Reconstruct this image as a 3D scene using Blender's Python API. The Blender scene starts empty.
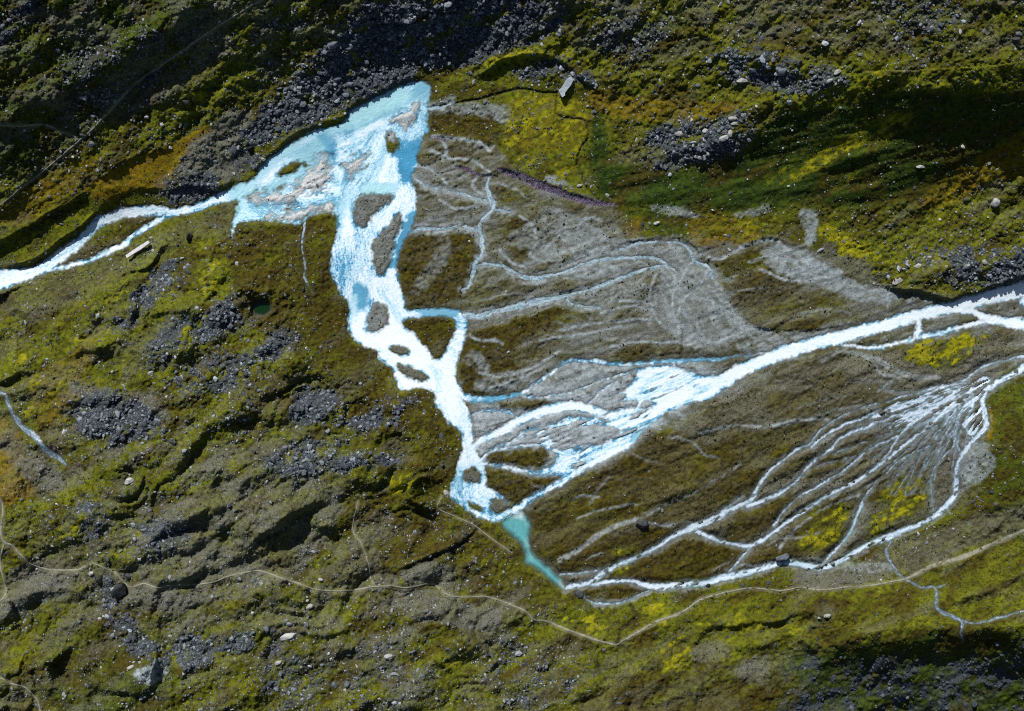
import bpy, bmesh, math, random
import numpy as np

SC = bpy.context.scene
COL = SC.collection
rng = np.random.default_rng(7)
random.seed(7)
S = 0.5            # metres of valley floor per picture pixel at datum height
H = 560.0          # flying height of the camera above the datum
M = 120            # margin of surveyed ground round the frame, in pixels
X0, Y0, X1, Y1 = -M, -M, 1024 + M, 711 + M
NX, NY = X1 - X0 + 1, Y1 - Y0 + 1
gx = np.arange(X0, X1 + 1, dtype=np.float64)
gy = np.arange(Y0, Y1 + 1, dtype=np.float64)
PX, PY = np.meshgrid(gx, gy)

# ------------------------------------------------------------------ noise
def _hash(ix, iy, seed):
    h = (ix.astype(np.int64) * 374761393 + iy.astype(np.int64) * 668265263 + seed * 974711) & 0xffffffff
    h = ((h ^ (h >> 13)) * 1274126177) & 0xffffffff
    h = h ^ (h >> 16)
    return (h & 0xffff) / 65535.0

def vnoise(x, y, seed=0):
    ix = np.floor(x); iy = np.floor(y)
    fx = x - ix; fy = y - iy
    fx = fx * fx * fx * (fx * (fx * 6 - 15) + 10); fy = fy * fy * fy * (fy * (fy * 6 - 15) + 10)
    a = _hash(ix, iy, seed); b = _hash(ix + 1, iy, seed)
    c = _hash(ix, iy + 1, seed); d = _hash(ix + 1, iy + 1, seed)
    return (a + (b - a) * fx) * (1 - fy) + (c + (d - c) * fx) * fy

def fbm(x, y, octv=4, seed=0, gain=0.5):
    t = 0; a = 1.0; n = 0
    for o in range(octv):
        c, s = math.cos(o * 1.1), math.sin(o * 1.1)
        t = t + a * vnoise((x * c - y * s) * 2 ** o + 17.3 * o, (x * s + y * c) * 2 ** o - 9.1 * o, seed + o * 13)
        n += a; a *= gain
    return t / n

def along(deg, la, lb, x=None, y=None):
    """coordinates stretched along a direction (picture degrees, counter-clockwise)"""
    x = PX if x is None else x; y = PY if y is None else y
    c, s = math.cos(math.radians(deg)), -math.sin(math.radians(deg))
    return (x * c + y * s) / la, (-x * s + y * c) / lb

def sst(a, b, x):
    t = np.clip((x - a) / (b - a), 0, 1)
    return t * t * (3 - 2 * t)

def blur(a, r, n=2):
    for _ in range(n):
        for ax in (0, 1):
            p = np.concatenate([np.repeat(np.take(a, [0], ax), r + 1, ax), a, np.repeat(np.take(a, [-1], ax), r, ax)], ax)
            cs = np.cumsum(p, ax)
            L = a.shape[ax]
            a = (np.take(cs, np.arange(2 * r + 1, 2 * r + 1 + L), ax) - np.take(cs, np.arange(0, L), ax)) / (2 * r + 1)
    return a

# warped picture coordinates: every traced outline gets a natural, ragged edge
WX = PX + 3.2 * (fbm(PX / 15, PY / 15, 3, 1) - .5) + 1.6 * (fbm(PX / 4, PY / 4, 2, 2) - .5)
WY = PY + 3.2 * (fbm(PX / 15, PY / 15, 3, 3) - .5) + 1.6 * (fbm(PX / 4, PY / 4, 2, 4) - .5)

# ------------------------------------------------------------------ rasterising traced lines and outlines
def smooth_line(pts, step=3.0, closed=False):
    p = np.array(pts, float)
    n = len(p); out = []
    rngi = range(n if closed else n - 1)
    for i in rngi:
        if closed:
            a, b, c, d = p[(i - 1) % n], p[i], p[(i + 1) % n], p[(i + 2) % n]
        else:
            b, c = p[i], p[i + 1]
            a = p[i - 1] if i > 0 else 2 * b - c
            d = p[i + 2] if i + 2 < n else 2 * c - b
        k = max(1, int(np.hypot(*(c - b)[:2]) / step))
        for j in range(k):
            t = j / k
            out.append(0.5 * ((2 * b) + (-a + c) * t + (2 * a - 5 * b + 4 * c - d) * t * t + (-a + 3 * b - 3 * c + d) * t ** 3))
    if not closed: out.append(p[-1])
    return np.array(out)

def dist_line(pts, pad=26, closed=False):
    """distance minus half-width, along-length, signed offset"""
    D = np.full((NY, NX), 1e3); U = np.zeros((NY, NX)); V = np.zeros((NY, NX))
    L = 0.0
    n = len(pts)
    for i in range(n if closed else n - 1):
        a = pts[i]; b = pts[(i + 1) % n]
        dx, dy = b[0] - a[0], b[1] - a[1]
        ln = math.hypot(dx, dy)
        if ln < 1e-6: continue
        wmax = max(a[2], b[2]) / 2 if len(a) > 2 else 0
        p = pad + wmax
        i0 = int(max(0, min(a[0], b[0]) - p - X0)); i1 = int(min(NX, max(a[0], b[0]) + p - X0 + 1))
        j0 = int(max(0, min(a[1], b[1]) - p - Y0)); j1 = int(min(NY, max(a[1], b[1]) + p - Y0 + 1))
        if i1 <= i0 or j1 <= j0: L += ln; continue
        x = WX[j0:j1, i0:i1] - a[0]; y = WY[j0:j1, i0:i1] - a[1]
        t = np.clip((x * dx + y * dy) / (ln * ln), 0, 1)
        d = np.hypot(x - t * dx, y - t * dy)
        w = (a[2] + (b[2] - a[2]) * t) / 2 if len(a) > 2 else 0
        q = d - w
        m = q < D[j0:j1, i0:i1]
        D[j0:j1, i0:i1][m] = q[m]
        U[j0:j1, i0:i1][m] = (L + t * ln)[m]
        V[j0:j1, i0:i1][m] = ((dx * y - dy * x) / ln)[m]
        L += ln
    return D, U, V, L

def inside(poly):
    r = np.zeros((NY, NX), bool)
    n = len(poly)
    j0 = max(0, int(poly[:, 1].min() - 8 - Y0)); j1 = min(NY, int(poly[:, 1].max() + 8 - Y0))
    i0 = max(0, int(poly[:, 0].min() - 8 - X0)); i1 = min(NX, int(poly[:, 0].max() + 8 - X0))
    x = WX[j0:j1, i0:i1]; y = WY[j0:j1, i0:i1]; rr = r[j0:j1, i0:i1]
    for i in range(n):
        ax, ay = poly[i][:2]; bx, by = poly[(i + 1) % n][:2]
        if ay == by: continue
        c = ((ay > y) != (by > y)) & (x < (bx - ax) * (y - ay) / (by - ay) + ax)
        rr ^= c
    return r

def sdf_poly(pts, smooth=True, pad=26):
    p = smooth_line(pts, 3.0, True) if smooth else np.array(pts, float)
    ins = inside(p)
    D, _, _, _ = dist_line(p[:, :2], pad, True)
    return np.where(ins, D, -D)          # positive inside

_RAG = {}
def rag_noise(seed, wl):
    k = (seed % 5, wl)
    if k not in _RAG: _RAG[k] = (.65 * (fbm(PX / wl, PY / wl, 3, 50 + k[0]) - .5) + .35 * (fbm(PX / 3.2, PY / 3.2, 2, 70 + k[0]) - .5)).astype(np.float32)
    return _RAG[k]
def area(pts, feather=4.0, ragged=3.0, seed=50, wl=9.0):
    """soft mask of a traced outline, its edge frayed by noise"""
    p = smooth_line(pts, 4.0, True)[:, :2]
    pad = int(8 + feather + ragged * 1.6)
    out = np.zeros((NY, NX))
    i0 = int(max(0, p[:, 0].min() - pad - X0)); i1 = int(min(NX, p[:, 0].max() + pad - X0 + 1))
    j0 = int(max(0, p[:, 1].min() - pad - Y0)); j1 = int(min(NY, p[:, 1].max() + pad - Y0 + 1))
    if i1 <= i0 or j1 <= j0: return out
    wx, wy = WX[j0:j1, i0:i1], WY[j0:j1, i0:i1]
    D = np.full(wx.shape, 1e3); ins = np.zeros(wx.shape, bool)
    for k in range(len(p)):
        ax, ay = p[k]; bx, by = p[(k + 1) % len(p)]
        if ay != by: ins ^= ((ay > wy) != (by > wy)) & (wx < (bx - ax) * (wy - ay) / (by - ay) + ax)
        a0 = int(max(0, min(ax, bx) - pad - X0 - i0)); a1 = int(max(0, max(ax, bx) + pad - X0 - i0 + 1))
        b0 = int(max(0, min(ay, by) - pad - Y0 - j0)); b1 = int(max(0, max(ay, by) + pad - Y0 - j0 + 1))
        if a1 <= a0 or b1 <= b0: continue
        x = wx[b0:b1, a0:a1] - ax; y = wy[b0:b1, a0:a1] - ay; dx, dy = bx - ax, by - ay
        l2 = dx * dx + dy * dy
        if l2 < 1e-9 or not x.size: continue
        t = np.clip((x * dx + y * dy) / l2, 0, 1)
        D[b0:b1, a0:a1] = np.minimum(D[b0:b1, a0:a1], np.hypot(x - t * dx, y - t * dy))
    sd = np.where(ins, D, -D) + ragged * 2 * rag_noise(seed, wl)[j0:j1, i0:i1]
    out[j0:j1, i0:i1] = sst(-feather / 2, feather / 2, sd)
    return out

def blob(cx, cy, rx, ry, deg=0.0):
    c, s = math.cos(math.radians(deg)), -math.sin(math.radians(deg))
    x = WX - cx; y = WY - cy
    return np.exp(-(((x * c + y * s) / rx) ** 2 + ((-x * s + y * c) / ry) ** 2))

# ------------------------------------------------------------------ large relief (thin-plate spline through spot heights)
SPOT = np.array([
 (1150,250,11),(1024,290,8),(860,332,6),(720,384,4.5),(600,400,3.8),(475,455,3),(500,520,2.8),(540,565,2.6),(700,580,4),(850,560,5.5),
 (956,480,8),(1024,370,11),(1150,330,14),(450,380,2.3),(350,310,1.6),(380,180,.8),(420,100,.6),(300,150,.5),(235,200,.3),(200,208,-1),(125,213,-3),
 (60,258,-5),(0,280,-7),(-80,300,-9),(600,280,5),(700,290,6),(550,240,4.5),(480,200,3),(480,280,3.2),(800,290,7),(650,480,5.5),
 (760,430,6.5),(600,530,4.5),(850,430,8),
 (-110,120,55),(-110,-110,125),(0,120,46),(0,0,84),(120,120,15),(120,0,66),(120,-110,112),(60,190,6.5),(250,100,9),(250,0,54),(350,60,9),(350,0,44),(350,-110,92),
 (430,60,4.5),(430,0,38),(512,60,8.5),(512,0,40),(600,80,10),(600,0,42),(600,-110,90),(700,120,17),(700,0,34),(800,100,25),(800,0,43),
 (900,60,46),(900,0,56),(900,-110,66),(1024,0,64),(1024,60,54),(1150,-110,76),(1150,60,58),
 (850,212,9),(850,150,25),(950,200,15),(950,140,33),(1024,180,21),(1024,120,43),(1150,160,40),(700,212,7.5),(700,170,12),(620,190,6),(560,120,8),(540,180,5.2),(480,120,3),
 (1024,250,16),(950,270,13),(900,250,12),(875,285,8),(820,240,8),
 (320,260,4),(250,260,7),(200,300,12),(100,300,5),(0,330,1),(0,400,6),(100,380,13),(200,400,19),(300,420,14),(420,440,7),(330,360,6),(400,520,8),
 (300,500,18),(200,500,26),(100,500,22),(0,480,14),(-110,450,16),(0,560,18),(100,590,23),(200,600,28),(300,600,24),(400,600,17),(500,590,8),(520,640,11),
 (600,640,8.5),(0,711,30),(-110,820,44),(150,711,36),(300,711,34),(300,830,46),(450,711,26),(600,711,18),(600,830,26),(700,640,10),(700,711,19),(800,620,12),
 (800,711,15),(900,610,14),(900,645,23),(1024,560,16),(1024,480,19),(1000,430,17),(1150,450,30),(1024,640,25),(950,711,4),(1024,711,1),(1024,830,-6),(850,830,8)], float)

def tps():
    x = SPOT[:, :2] / 300; z = SPOT[:, 2]; n = len(x)
    def ph(r2): return 0.5 * r2 * np.log(r2 + 1e-9)
    K = ph(((x[:, None] - x[None]) ** 2).sum(-1)) + np.eye(n) * .0004
    Pm = np.c_[np.ones(n), x]
    A = np.zeros((n + 3, n + 3)); A[:n, :n] = K; A[:n, n:] = Pm; A[n:, :n] = Pm.T
    w = np.linalg.solve(A, np.r_[z, 0, 0, 0])
    st = 6
    cx = np.arange(X0, X1 + st + 1, st); cy = np.arange(Y0, Y1 + st + 1, st)
    q = np.stack(np.meshgrid(cx, cy), -1).reshape(-1, 2) / 300
    v = np.zeros(len(q))
    for i in range(n): v += w[i] * ph(((q - x[i]) ** 2).sum(-1))
    v += w[n] + q @ w[n + 1:]
    v = v.reshape(len(cy), len(cx))
    fx = (PX - X0) / st; fy = (PY - Y0) / st
    ix = np.minimum(fx.astype(int), len(cx) - 2); iy = np.minimum(fy.astype(int), len(cy) - 2)
    fx = fx - ix; fy = fy - iy
    return (v[iy, ix] * (1 - fx) + v[iy, ix + 1] * fx) * (1 - fy) + (v[iy + 1, ix] * (1 - fx) + v[iy + 1, ix + 1] * fx) * fy
up = (SPOT[:, 1] < 215) & (SPOT[:, 2] > 12)
SPOT[up, 2] = 12 + (SPOT[up, 2] - 12) * np.where(SPOT[up, 0] < 650, .48, .88)
SPOT = np.r_[SPOT, [(90,165,9),(40,176,10),(0,200,8),(870,690,7),(940,676,12),(1000,688,6),(900,711,1),(150,178,4),(175,152,6),(105,196,3),(60,205,3),(200,130,7.5),(40,214,1.5),(400,64,3.5),(330,100,3.5),(290,118,4)]]
BASE = blur(tps(), 4, 2)

# ------------------------------------------------------------------ water: traced channels
MAIN = [(233,187),(252,179),(260,168),(270,156),(284,146),(298,138),(312,130),(330,126),(344,120),(349,111),(368,101),(386,91),(404,83),
 (416,80),(427,82),(432,88),(429,100),(429,108),(428,122),(430,130),(424,138),(419,154),(417,166),(412,176),(415,188),(418,206),(415,220),
 (408,238),(400,252),(398,266),(401,284),(405,300),(410,310),(432,308),(452,309),(463,313),(468,322),(466,338),(460,358),(456,376),(462,389),(464,400),
 (471,414),(474,428),(476,446),(480,456),(485,464),(487,474),(489,486),(500,494),(514,505),(522,508),(514,515),(496,522),(478,518),(466,510),(452,498),
 (449,488),(454,476),(456,462),(462,450),(462,442),(460,432),(448,424),(440,412),(434,403),(434,394),(420,388),(402,391),(396,384),(392,370),(378,358),
 (378,352),(366,348),(352,338),(347,322),(348,304),(340,294),(332,276),(330,256),(336,230),(335,217),(322,214),(308,218),(298,224),(275,222),(252,222),(240,224),(232,238),(234,215),(237,202)]
FAN = [(560,479),(556,470),(572,458),(585,448),(572,444),(600,424),(628,412),(636,402),(600,402),(622,392),(634,380),(636,370),(648,366),(672,364),(688,371),(704,376),(722,375),(722,393),(708,400),(688,406),(668,414),(654,424),(640,436),(630,448),(610,458),(586,468)]
RIV = [   # (x, y, width)
 [(-140,318,22),(-60,296,20),(-15,283,22),(12,278,18),(25,274,14),(38,270,12),(50,264,15),(62,255,14),(75,245,12),(88,233,12),(100,222,13),(112,217,13),(125,213,13),(150,210,12),(175,212,9),(200,206,10),(215,200,11),(232,195,15)],
 [(46,271,5),(62,268,6),(75,264,6),(90,260,6),(104,254,7),(114,249,7),(125,244,7),(134,235,6),(148,226,7),(165,217,7),(178,214,8)],
 [(470,416,3),(482,412,3),(496,411,3.5),(506,412,4),(516,417,5)],
 [(472,449,8),(482,441,8),(496,434,9),(510,426,10),(524,419,11),(542,412,12),(560,407,12),(576,406,12),(592,410,11),(610,416,11),(630,412,10)],
 [(514,512,8),(520,506,8),(534,496,8),(554,486,8),(570,476,8),(590,464,9),(612,452,10)],
 [(478,461,5),(490,454,5),(506,448,4),(524,445,4),(542,446,5),(556,451,6)],
 [(482,464,4),(498,466,4),(514,469,5),(526,472,6),(540,474,6),(556,470,6),(570,462,7)],
 [(482,460,3),(496,448,3),(512,440,3),(526,432,4),(540,426,4)],
 [(712,386,18),(724,381,17),(742,370,16),(760,362,15),(780,354,15),(800,348,15),(820,342,15),(840,337,14),(860,332,14),(884,326,14),(904,319,14),(924,314,14),(944,309,14),(964,304,14),(984,299,15),(1004,294,16),(1030,287,18),(1090,268,20),(1150,250,20)],
 [(958,309,9),(976,313,9),(988,319,11),(1004,321,11),(1030,325,13),(1090,330,14),(1150,332,14)],
 [(992,320,8),(972,325,7),(954,329,7),(934,334,6),(914,339,6),(894,344,5),(874,347,5),(858,347,5),(842,344,4)],
 [(918,318,7),(920,326,8),(918,336,7)],
 [(1024,300,12),(1036,312,12),(1050,328,10)],
 [(410,312,7),(430,312,8),(452,314,8)],
 [(456,390,10),(466,397,9),(482,400,8),(500,398,7),(516,395,5),(528,389,4),(540,381,4),(552,372,4.5),(562,364,5),(574,361,5),(592,361,5),(612,364,5),(636,364,5),(656,362,6),(680,361,6),(700,360,5),(720,359,4),(745,355,2.5),(765,352,1.5)],
 [(520,395,3),(530,397,3),(540,398,2.5),(552,396,3),(576,391,3),(600,382,3),(620,376,3),(640,369,3)],
 [(590,402,3),(600,395,3),(607,388,2.5),(618,382,2)],
]
POOL = [(500,522),(512,514),(522,509),(528,516),(532,524),(530,538),(533,550),(542,560),(554,570),(564,582),(566,592),(558,588),(544,577),(532,568),(522,563),(523,554),(517,542),(508,534)]
STR = [
 [(1150,320,10),(1060,354,10),(1024,368,10),(1012,374,9),(996,384,9),(986,391,9),(982,402,8),(985,416,8),(985,428,8),(974,440,7),(962,456,7),(957,470,7),(957,486,8),(955,496,8),(944,508,8),(930,519,7),(910,528,7),(890,536,9),(870,544,9),(852,554,9),(838,562,9),(820,567,9),(800,564,9),(784,563,8),(768,567,8),(748,572,9),(724,578,10),(706,583,9),(688,585,9),(666,587,9),(648,585,8),(632,582,6),(612,582,6),(600,583,6),(582,585,8),(566,588,9)],
 [(1060,350,5),(1024,357,5),(1008,360,4),(992,364,4),(976,372,4),(962,382,4),(945,386,4),(925,390,4)],
 [(966,383,4),(945,386,4),(925,391,4),(905,396,4),(884,402,2.6),(864,408,2.4),(850,413,2.4),(832,422,3),(820,432,3),(810,443,4),(798,450,5),(784,459,5),(770,472,5),(758,486,6),(750,500,7),(730,510,7),(716,519,8),(700,525,9),(690,528,9),(676,536,8),(660,546,8),(640,556,7),(620,564,7),(602,574,7),(588,583,7)],
 [(930,394,4),(905,404,5),(880,411,4.5),(860,420,5),(842,426,5),(828,434,5),(812,446,5)],
 [(930,402,4),(905,412,5),(880,421,5),(864,428,5),(848,434,5),(838,441,5),(830,450,4),(818,458,4),(804,471,5),(796,482,5),(784,491,6),(766,499,6),(748,506,7)],
 [(958,390,6),(940,404,6),(920,418,6),(900,434,5),(890,452,3),(882,460,3)],
 [(900,434,4),(880,444,4),(864,453,4.5),(852,464,5),(838,474,4),(818,486,4),(800,498,3),(784,510,3.5),(778,520,4),(773,527,4)],
 [(972,390,8),(960,402,6),(944,414,6),(924,430,6),(904,446,6),(884,462,6),(864,476,6),(844,488,6),(824,498,6),(804,511,6.5),(780,528,7),(760,540,6),(748,546,6),(726,542,5),(708,536,6),(696,531,7)],
 [(960,404,4),(952,416,4),(939,434,3.5),(930,446,3.5),(904,458,3),(886,474,2.5)],
 [(966,400,4),(958,418,3),(955,434,3),(952,448,3),(934,467,2.4),(931,480,2.4),(932,494,2.6),(933,514,3)],
 [(955,436,3),(958,448,3),(960,456,4)],
 [(974,400,6),(967,420,4),(968,433,4),(974,440,4)],
 [(751,546,4),(741,559,4),(729,571,4)],
 [(560,574,3),(580,573,3),(598,571,3)],
 [(742,495,2),(730,505,2),(722,512,2.5)],
 [(876,482,2),(866,496,3),(860,508,5),(855,522,5),(848,538,4.5),(832,553,4),(824,562,4)],
 [(575,590,2),(592,602,4),(612,604,4),(630,600,3),(648,590,3)],
 [(740,577,4),(756,573,3)],
]
BRAID_FAN = [(906,398),(930,390),(952,380),(976,375),(992,380),(986,396),(984,426),(972,436),(964,430),(958,416),(940,416),(915,424),(890,432),(866,444),(864,424),(880,410)]
_r = random.Random(12)
for _k in range(30):
    _a = math.radians(_r.uniform(196, 262)); _x, _y = 972 + _r.uniform(-10, 6), 392 + _r.uniform(-6, 8); _p = []
    _t = math.radians(180 + _r.uniform(22, 42)) if _a < math.radians(235) else _a
    for _i in range(_r.randint(7, 17)):
        _p.append((_x, _y, _r.uniform(1.0, 3.2) * (1 - _i / 26))); _a = _a + .10 * (_t - _a) + _r.gauss(0, .13); _x += 11 * math.cos(_a); _y -= 11 * math.sin(_a)
        if _y > 500: break
    if len(_p) > 3: STR.append(_p)
MILK = [(500,446),(530,432),(560,420),(580,416),(605,420),(625,430),(628,446),(600,460),(570,476),(548,478),(526,474),(548,466),(556,456),(548,448),(520,445)]
RVL = [
 [(464,316,6),(480,316,6),(500,311,5),(520,306,7),(540,302,7),(560,298,4),(572,295,3),(586,290,3),(602,286,4),(620,278,3.5),(640,271,3),(656,267,3),(668,266,2.5),(676,272,2.5)],
 [(570,296,3),(568,301,2.5),(578,306,2),(600,308,1.6)],
 [(462,290,1.5),(470,284,2.5),(475,264,3.5),(482,252,4),(482,238,4.5),(480,228,3),(484,218,3.5),(494,209,4.5),(490,198,5),(486,186,4),(489,178,2)],
 [(476,264,3),(490,265,3),(504,268,3.5),(520,276,3),(540,278,4),(560,273,3),(580,265,3),(600,260,3.5),(620,258,3.5),(640,258,3),(656,259,3),(668,265,2.5)],
 [(612,252,2),(624,249,2.5),(640,243,3),(660,241,2),(680,243,2.5),(690,250,3),(694,260,3),(708,268,3.5),(713,280,3)],
 [(414,178,2),(424,184,2),(440,190,2),(460,194,2),(480,199,2),(490,201,2)],
 [(412,232,3),(422,228,3.5),(440,230,3),(460,227,3),(478,231,3)],
 [(494,210,2.4),(512,212,1.8)],
 [(428,108,5),(440,107,3),(452,102,2)],
 [(304,222,2),(302,242,1.6),(305,260,1.8),(305,278,1.6),(312,292,1.2)],
 [(237,208,6),(265,208,4),(290,207,3),(312,199,3),(334,196,4)],
]
BRK = [
 [(890,540,3),(886,552,3),(894,568,3),(902,577,3),(911,583,2.5),(922,588,2.5),(934,588,3),(936,598,3.5),(937,609,3.5),(949,615,4),(962,621,4),(962,632,2.5),(963,641,2.5)],
 [(934,588,2),(945,584,2)],
 [(962,621,3),(979,624,2),(994,618,3),(1006,617,3),(1024,611,2),(1100,596,2)],
 [(-140,352,4),(-30,380,4),(0,393,4),(6,397,4),(12,412,4.5),(22,426,5),(36,437,6),(44,448,5),(56,456,5),(66,464,3)],
]
TARN = [(252,305),(256,300),(263,299),(270,303),(271,310),(265,315),(257,315),(252,311)]
ISL = [
 [(277,174),(288,166),(298,162),(301,165),(294,172),(280,176)],
 [(303,164),(306,163),(308,166),(304,167)],
 [(249,198),(260,192),(276,190),(292,183),(304,172),(314,158),(326,152),(331,166),(332,190),(316,195),(288,203),(268,205),(252,203)],
 [(262,212),(290,211),(318,203),(332,202),(332,212),(314,213),(296,220),(268,218)],
 [(342,164),(350,158),(362,154),(369,156),(360,166),(350,180),(344,172)],
 [(388,132),(394,132),(398,142),(396,150),(393,155),(388,146)],
 [(392,118),(400,112),(412,106),(417,101),(418,110),(414,126),(408,132),(392,124)],
 [(353,214),(356,202),(366,194),(392,194),(394,198),(376,214),(366,226),(356,222)],
 [(400,212),(402,222),(396,244),(390,264),(384,276),(376,274),(372,258),(374,242),(388,226)],
 [(366,322),(370,308),(378,302),(387,310),(387,324),(378,333),(368,330)],
 [(390,349),(398,346),(409,349),(408,353),(396,354)],
 [(398,364),(412,369),(427,377),(426,380),(414,380),(402,374)],
 [(403,322),(424,318),(452,319),(455,326),(452,336),(439,358),(428,348),(414,334)],
 [(486,459),(496,452),(514,449),(538,447),(550,452),(550,458),(542,465),(526,469),(510,464),(490,463)],
 [(487,471),(496,469),(514,472),(522,478),(538,479),(562,475),(540,490),(524,500),(514,505),(500,492),(488,486)],
 [(464,470),(472,467),(478,471),(479,480),(470,482),(464,478)],
 [(492,500),(500,500),(512,506),(506,510),(494,513),(491,507)],
 [(469,503),(476,505),(483,509),(482,512),(474,509)],
 [(594,404),(608,397),(624,396),(616,404),(606,407)],
 [(570,439),(590,427),(620,431),(600,444),(574,444)],
 [(646,402),(654,405),(648,408),(641,407)],
 [(404,250),(407,251),(404,262),(402,262)],
]
GUIDE = [[(240,192),(280,160),(330,140),(390,110),(420,92)],[(425,110),(410,160),(414,200),(400,245),(392,290),(420,330),(450,375),(468,430),(470,460),(470,500),(500,515)],
 [(400,110),(370,160),(348,200),(352,250),(356,290),(356,330),(385,352),(420,380)],[(720,384),(660,400),(610,440),(560,474)],[(720,380),(650,390),(600,412)],[(520,512),(524,545),(560,586)],[(985,385),(940,405),(860,440)]]

def level_set(lines):
    W = np.full((NY, NX), -30.0)
    for l in lines:
        d, u, v, L = dist_line(smooth_line(l), 30)
        W = np.maximum(W, -d)
    return np.maximum(W, -30)

FU = np.zeros((NY, NX)); FV = np.zeros((NY, NX)); FD = np.full((NY, NX), 1e3)
for gi, l in enumerate([[(a[0], a[1]) for a in q] for q in RIV + STR + RVL + BRK] + GUIDE):
    d, u, v, L = dist_line(smooth_line(l)[:, :2], 40)
    m = d < FD
    FD[m] = d[m]; FU[m] = (u + gi * 37)[m]; FV[m] = (v + gi * 53)[m]

w_river = level_set(RIV)
w_river = np.maximum(w_river, sdf_poly(MAIN))
w_river = np.maximum(w_river, sdf_poly(FAN))
nb = fbm(*along(20, 26, 5), 3, 81)
w_river = np.maximum(w_river, np.minimum(sdf_poly(MILK), (nb - .47) * 26))
nbf = fbm(*along(24, 26, 4.2), 3, 86)
fz = area([(560,470),(590,420),(636,398),(640,366),(700,366),(712,380),(690,404),(640,436),(600,464)], 22, 4, 87)
w_river = np.where(fz > .02, np.minimum(w_river, (.70 - nbf) * 22 + 9 * (1 - fz) + 2.5 * sst(640, 680, PX)), w_river)
nsm = fbm(*along(8, 9, 4), 3, 84)
softbar = 6 * (fbm(*along(25, 16, 6), 3, 85) - .5)
for k_, p in enumerate(ISL):
    q = -sdf_poly(p)
    w_river = np.minimum(w_river, np.where(q < 9, .34 * q + softbar + 1.5, 30) if k_ in (2, 3, 4, 6) else (np.where(q < 9, .75 * q + .55 * softbar + 1.1, 30) if k_ in (7, 8, 9) else q))
# the low sand bars of the lagoon are half awash
awash = np.minimum(sdf_poly(ISL[2]), (fbm(*along(25, 20, 7), 3, 83) - .60) * 26)
w_river = np.maximum(w_river, awash)
w_pool = sdf_poly(POOL)
w_stream = level_set([[(a, b, c * (.62 + .30 * vnoise(np.array([a / 17.0]), np.array([b / 13.0]), 88)[0])) for a, b, c in l] for l in STR])
rad = np.arctan2(PY - 366, PX - 1018)
nf = fbm(rad * 26, np.hypot(PX - 1018, PY - 366) / 28, 3, 82)
w_stream = np.maximum(w_stream, np.minimum(sdf_poly(BRAID_FAN), (nf - .47) * 24))
w_rvl = level_set(RVL)
w_brk = level_set(BRK)
w_tarn = sdf_poly(TARN)
KINDS = ['river', 'pool', 'stream', 'rivulet', 'brook', 'tarn']
WK = np.stack([w_river, w_pool, w_stream, w_rvl, w_brk, w_tarn])
fray = 2.2 * (fbm(PX / 4.5, PY / 4.5, 3, 90) - .5) + 1.6 * (vnoise(PX / 1.9, PY / 1.9, 91) - .5)
WK = np.where(WK > -12, WK + fray * np.array([1.2, .5, .55, .6, .5, .3])[:, None, None], WK)
holes = fbm(*along(24, 7, 3.2), 3, 92)
WK[2] = np.minimum(WK[2], (.74 - holes) * 16)
WK[3] = np.minimum(WK[3], (.76 - holes) * 14)
WAT = WK.max(0); OWN = WK.argmax(0)

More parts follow.
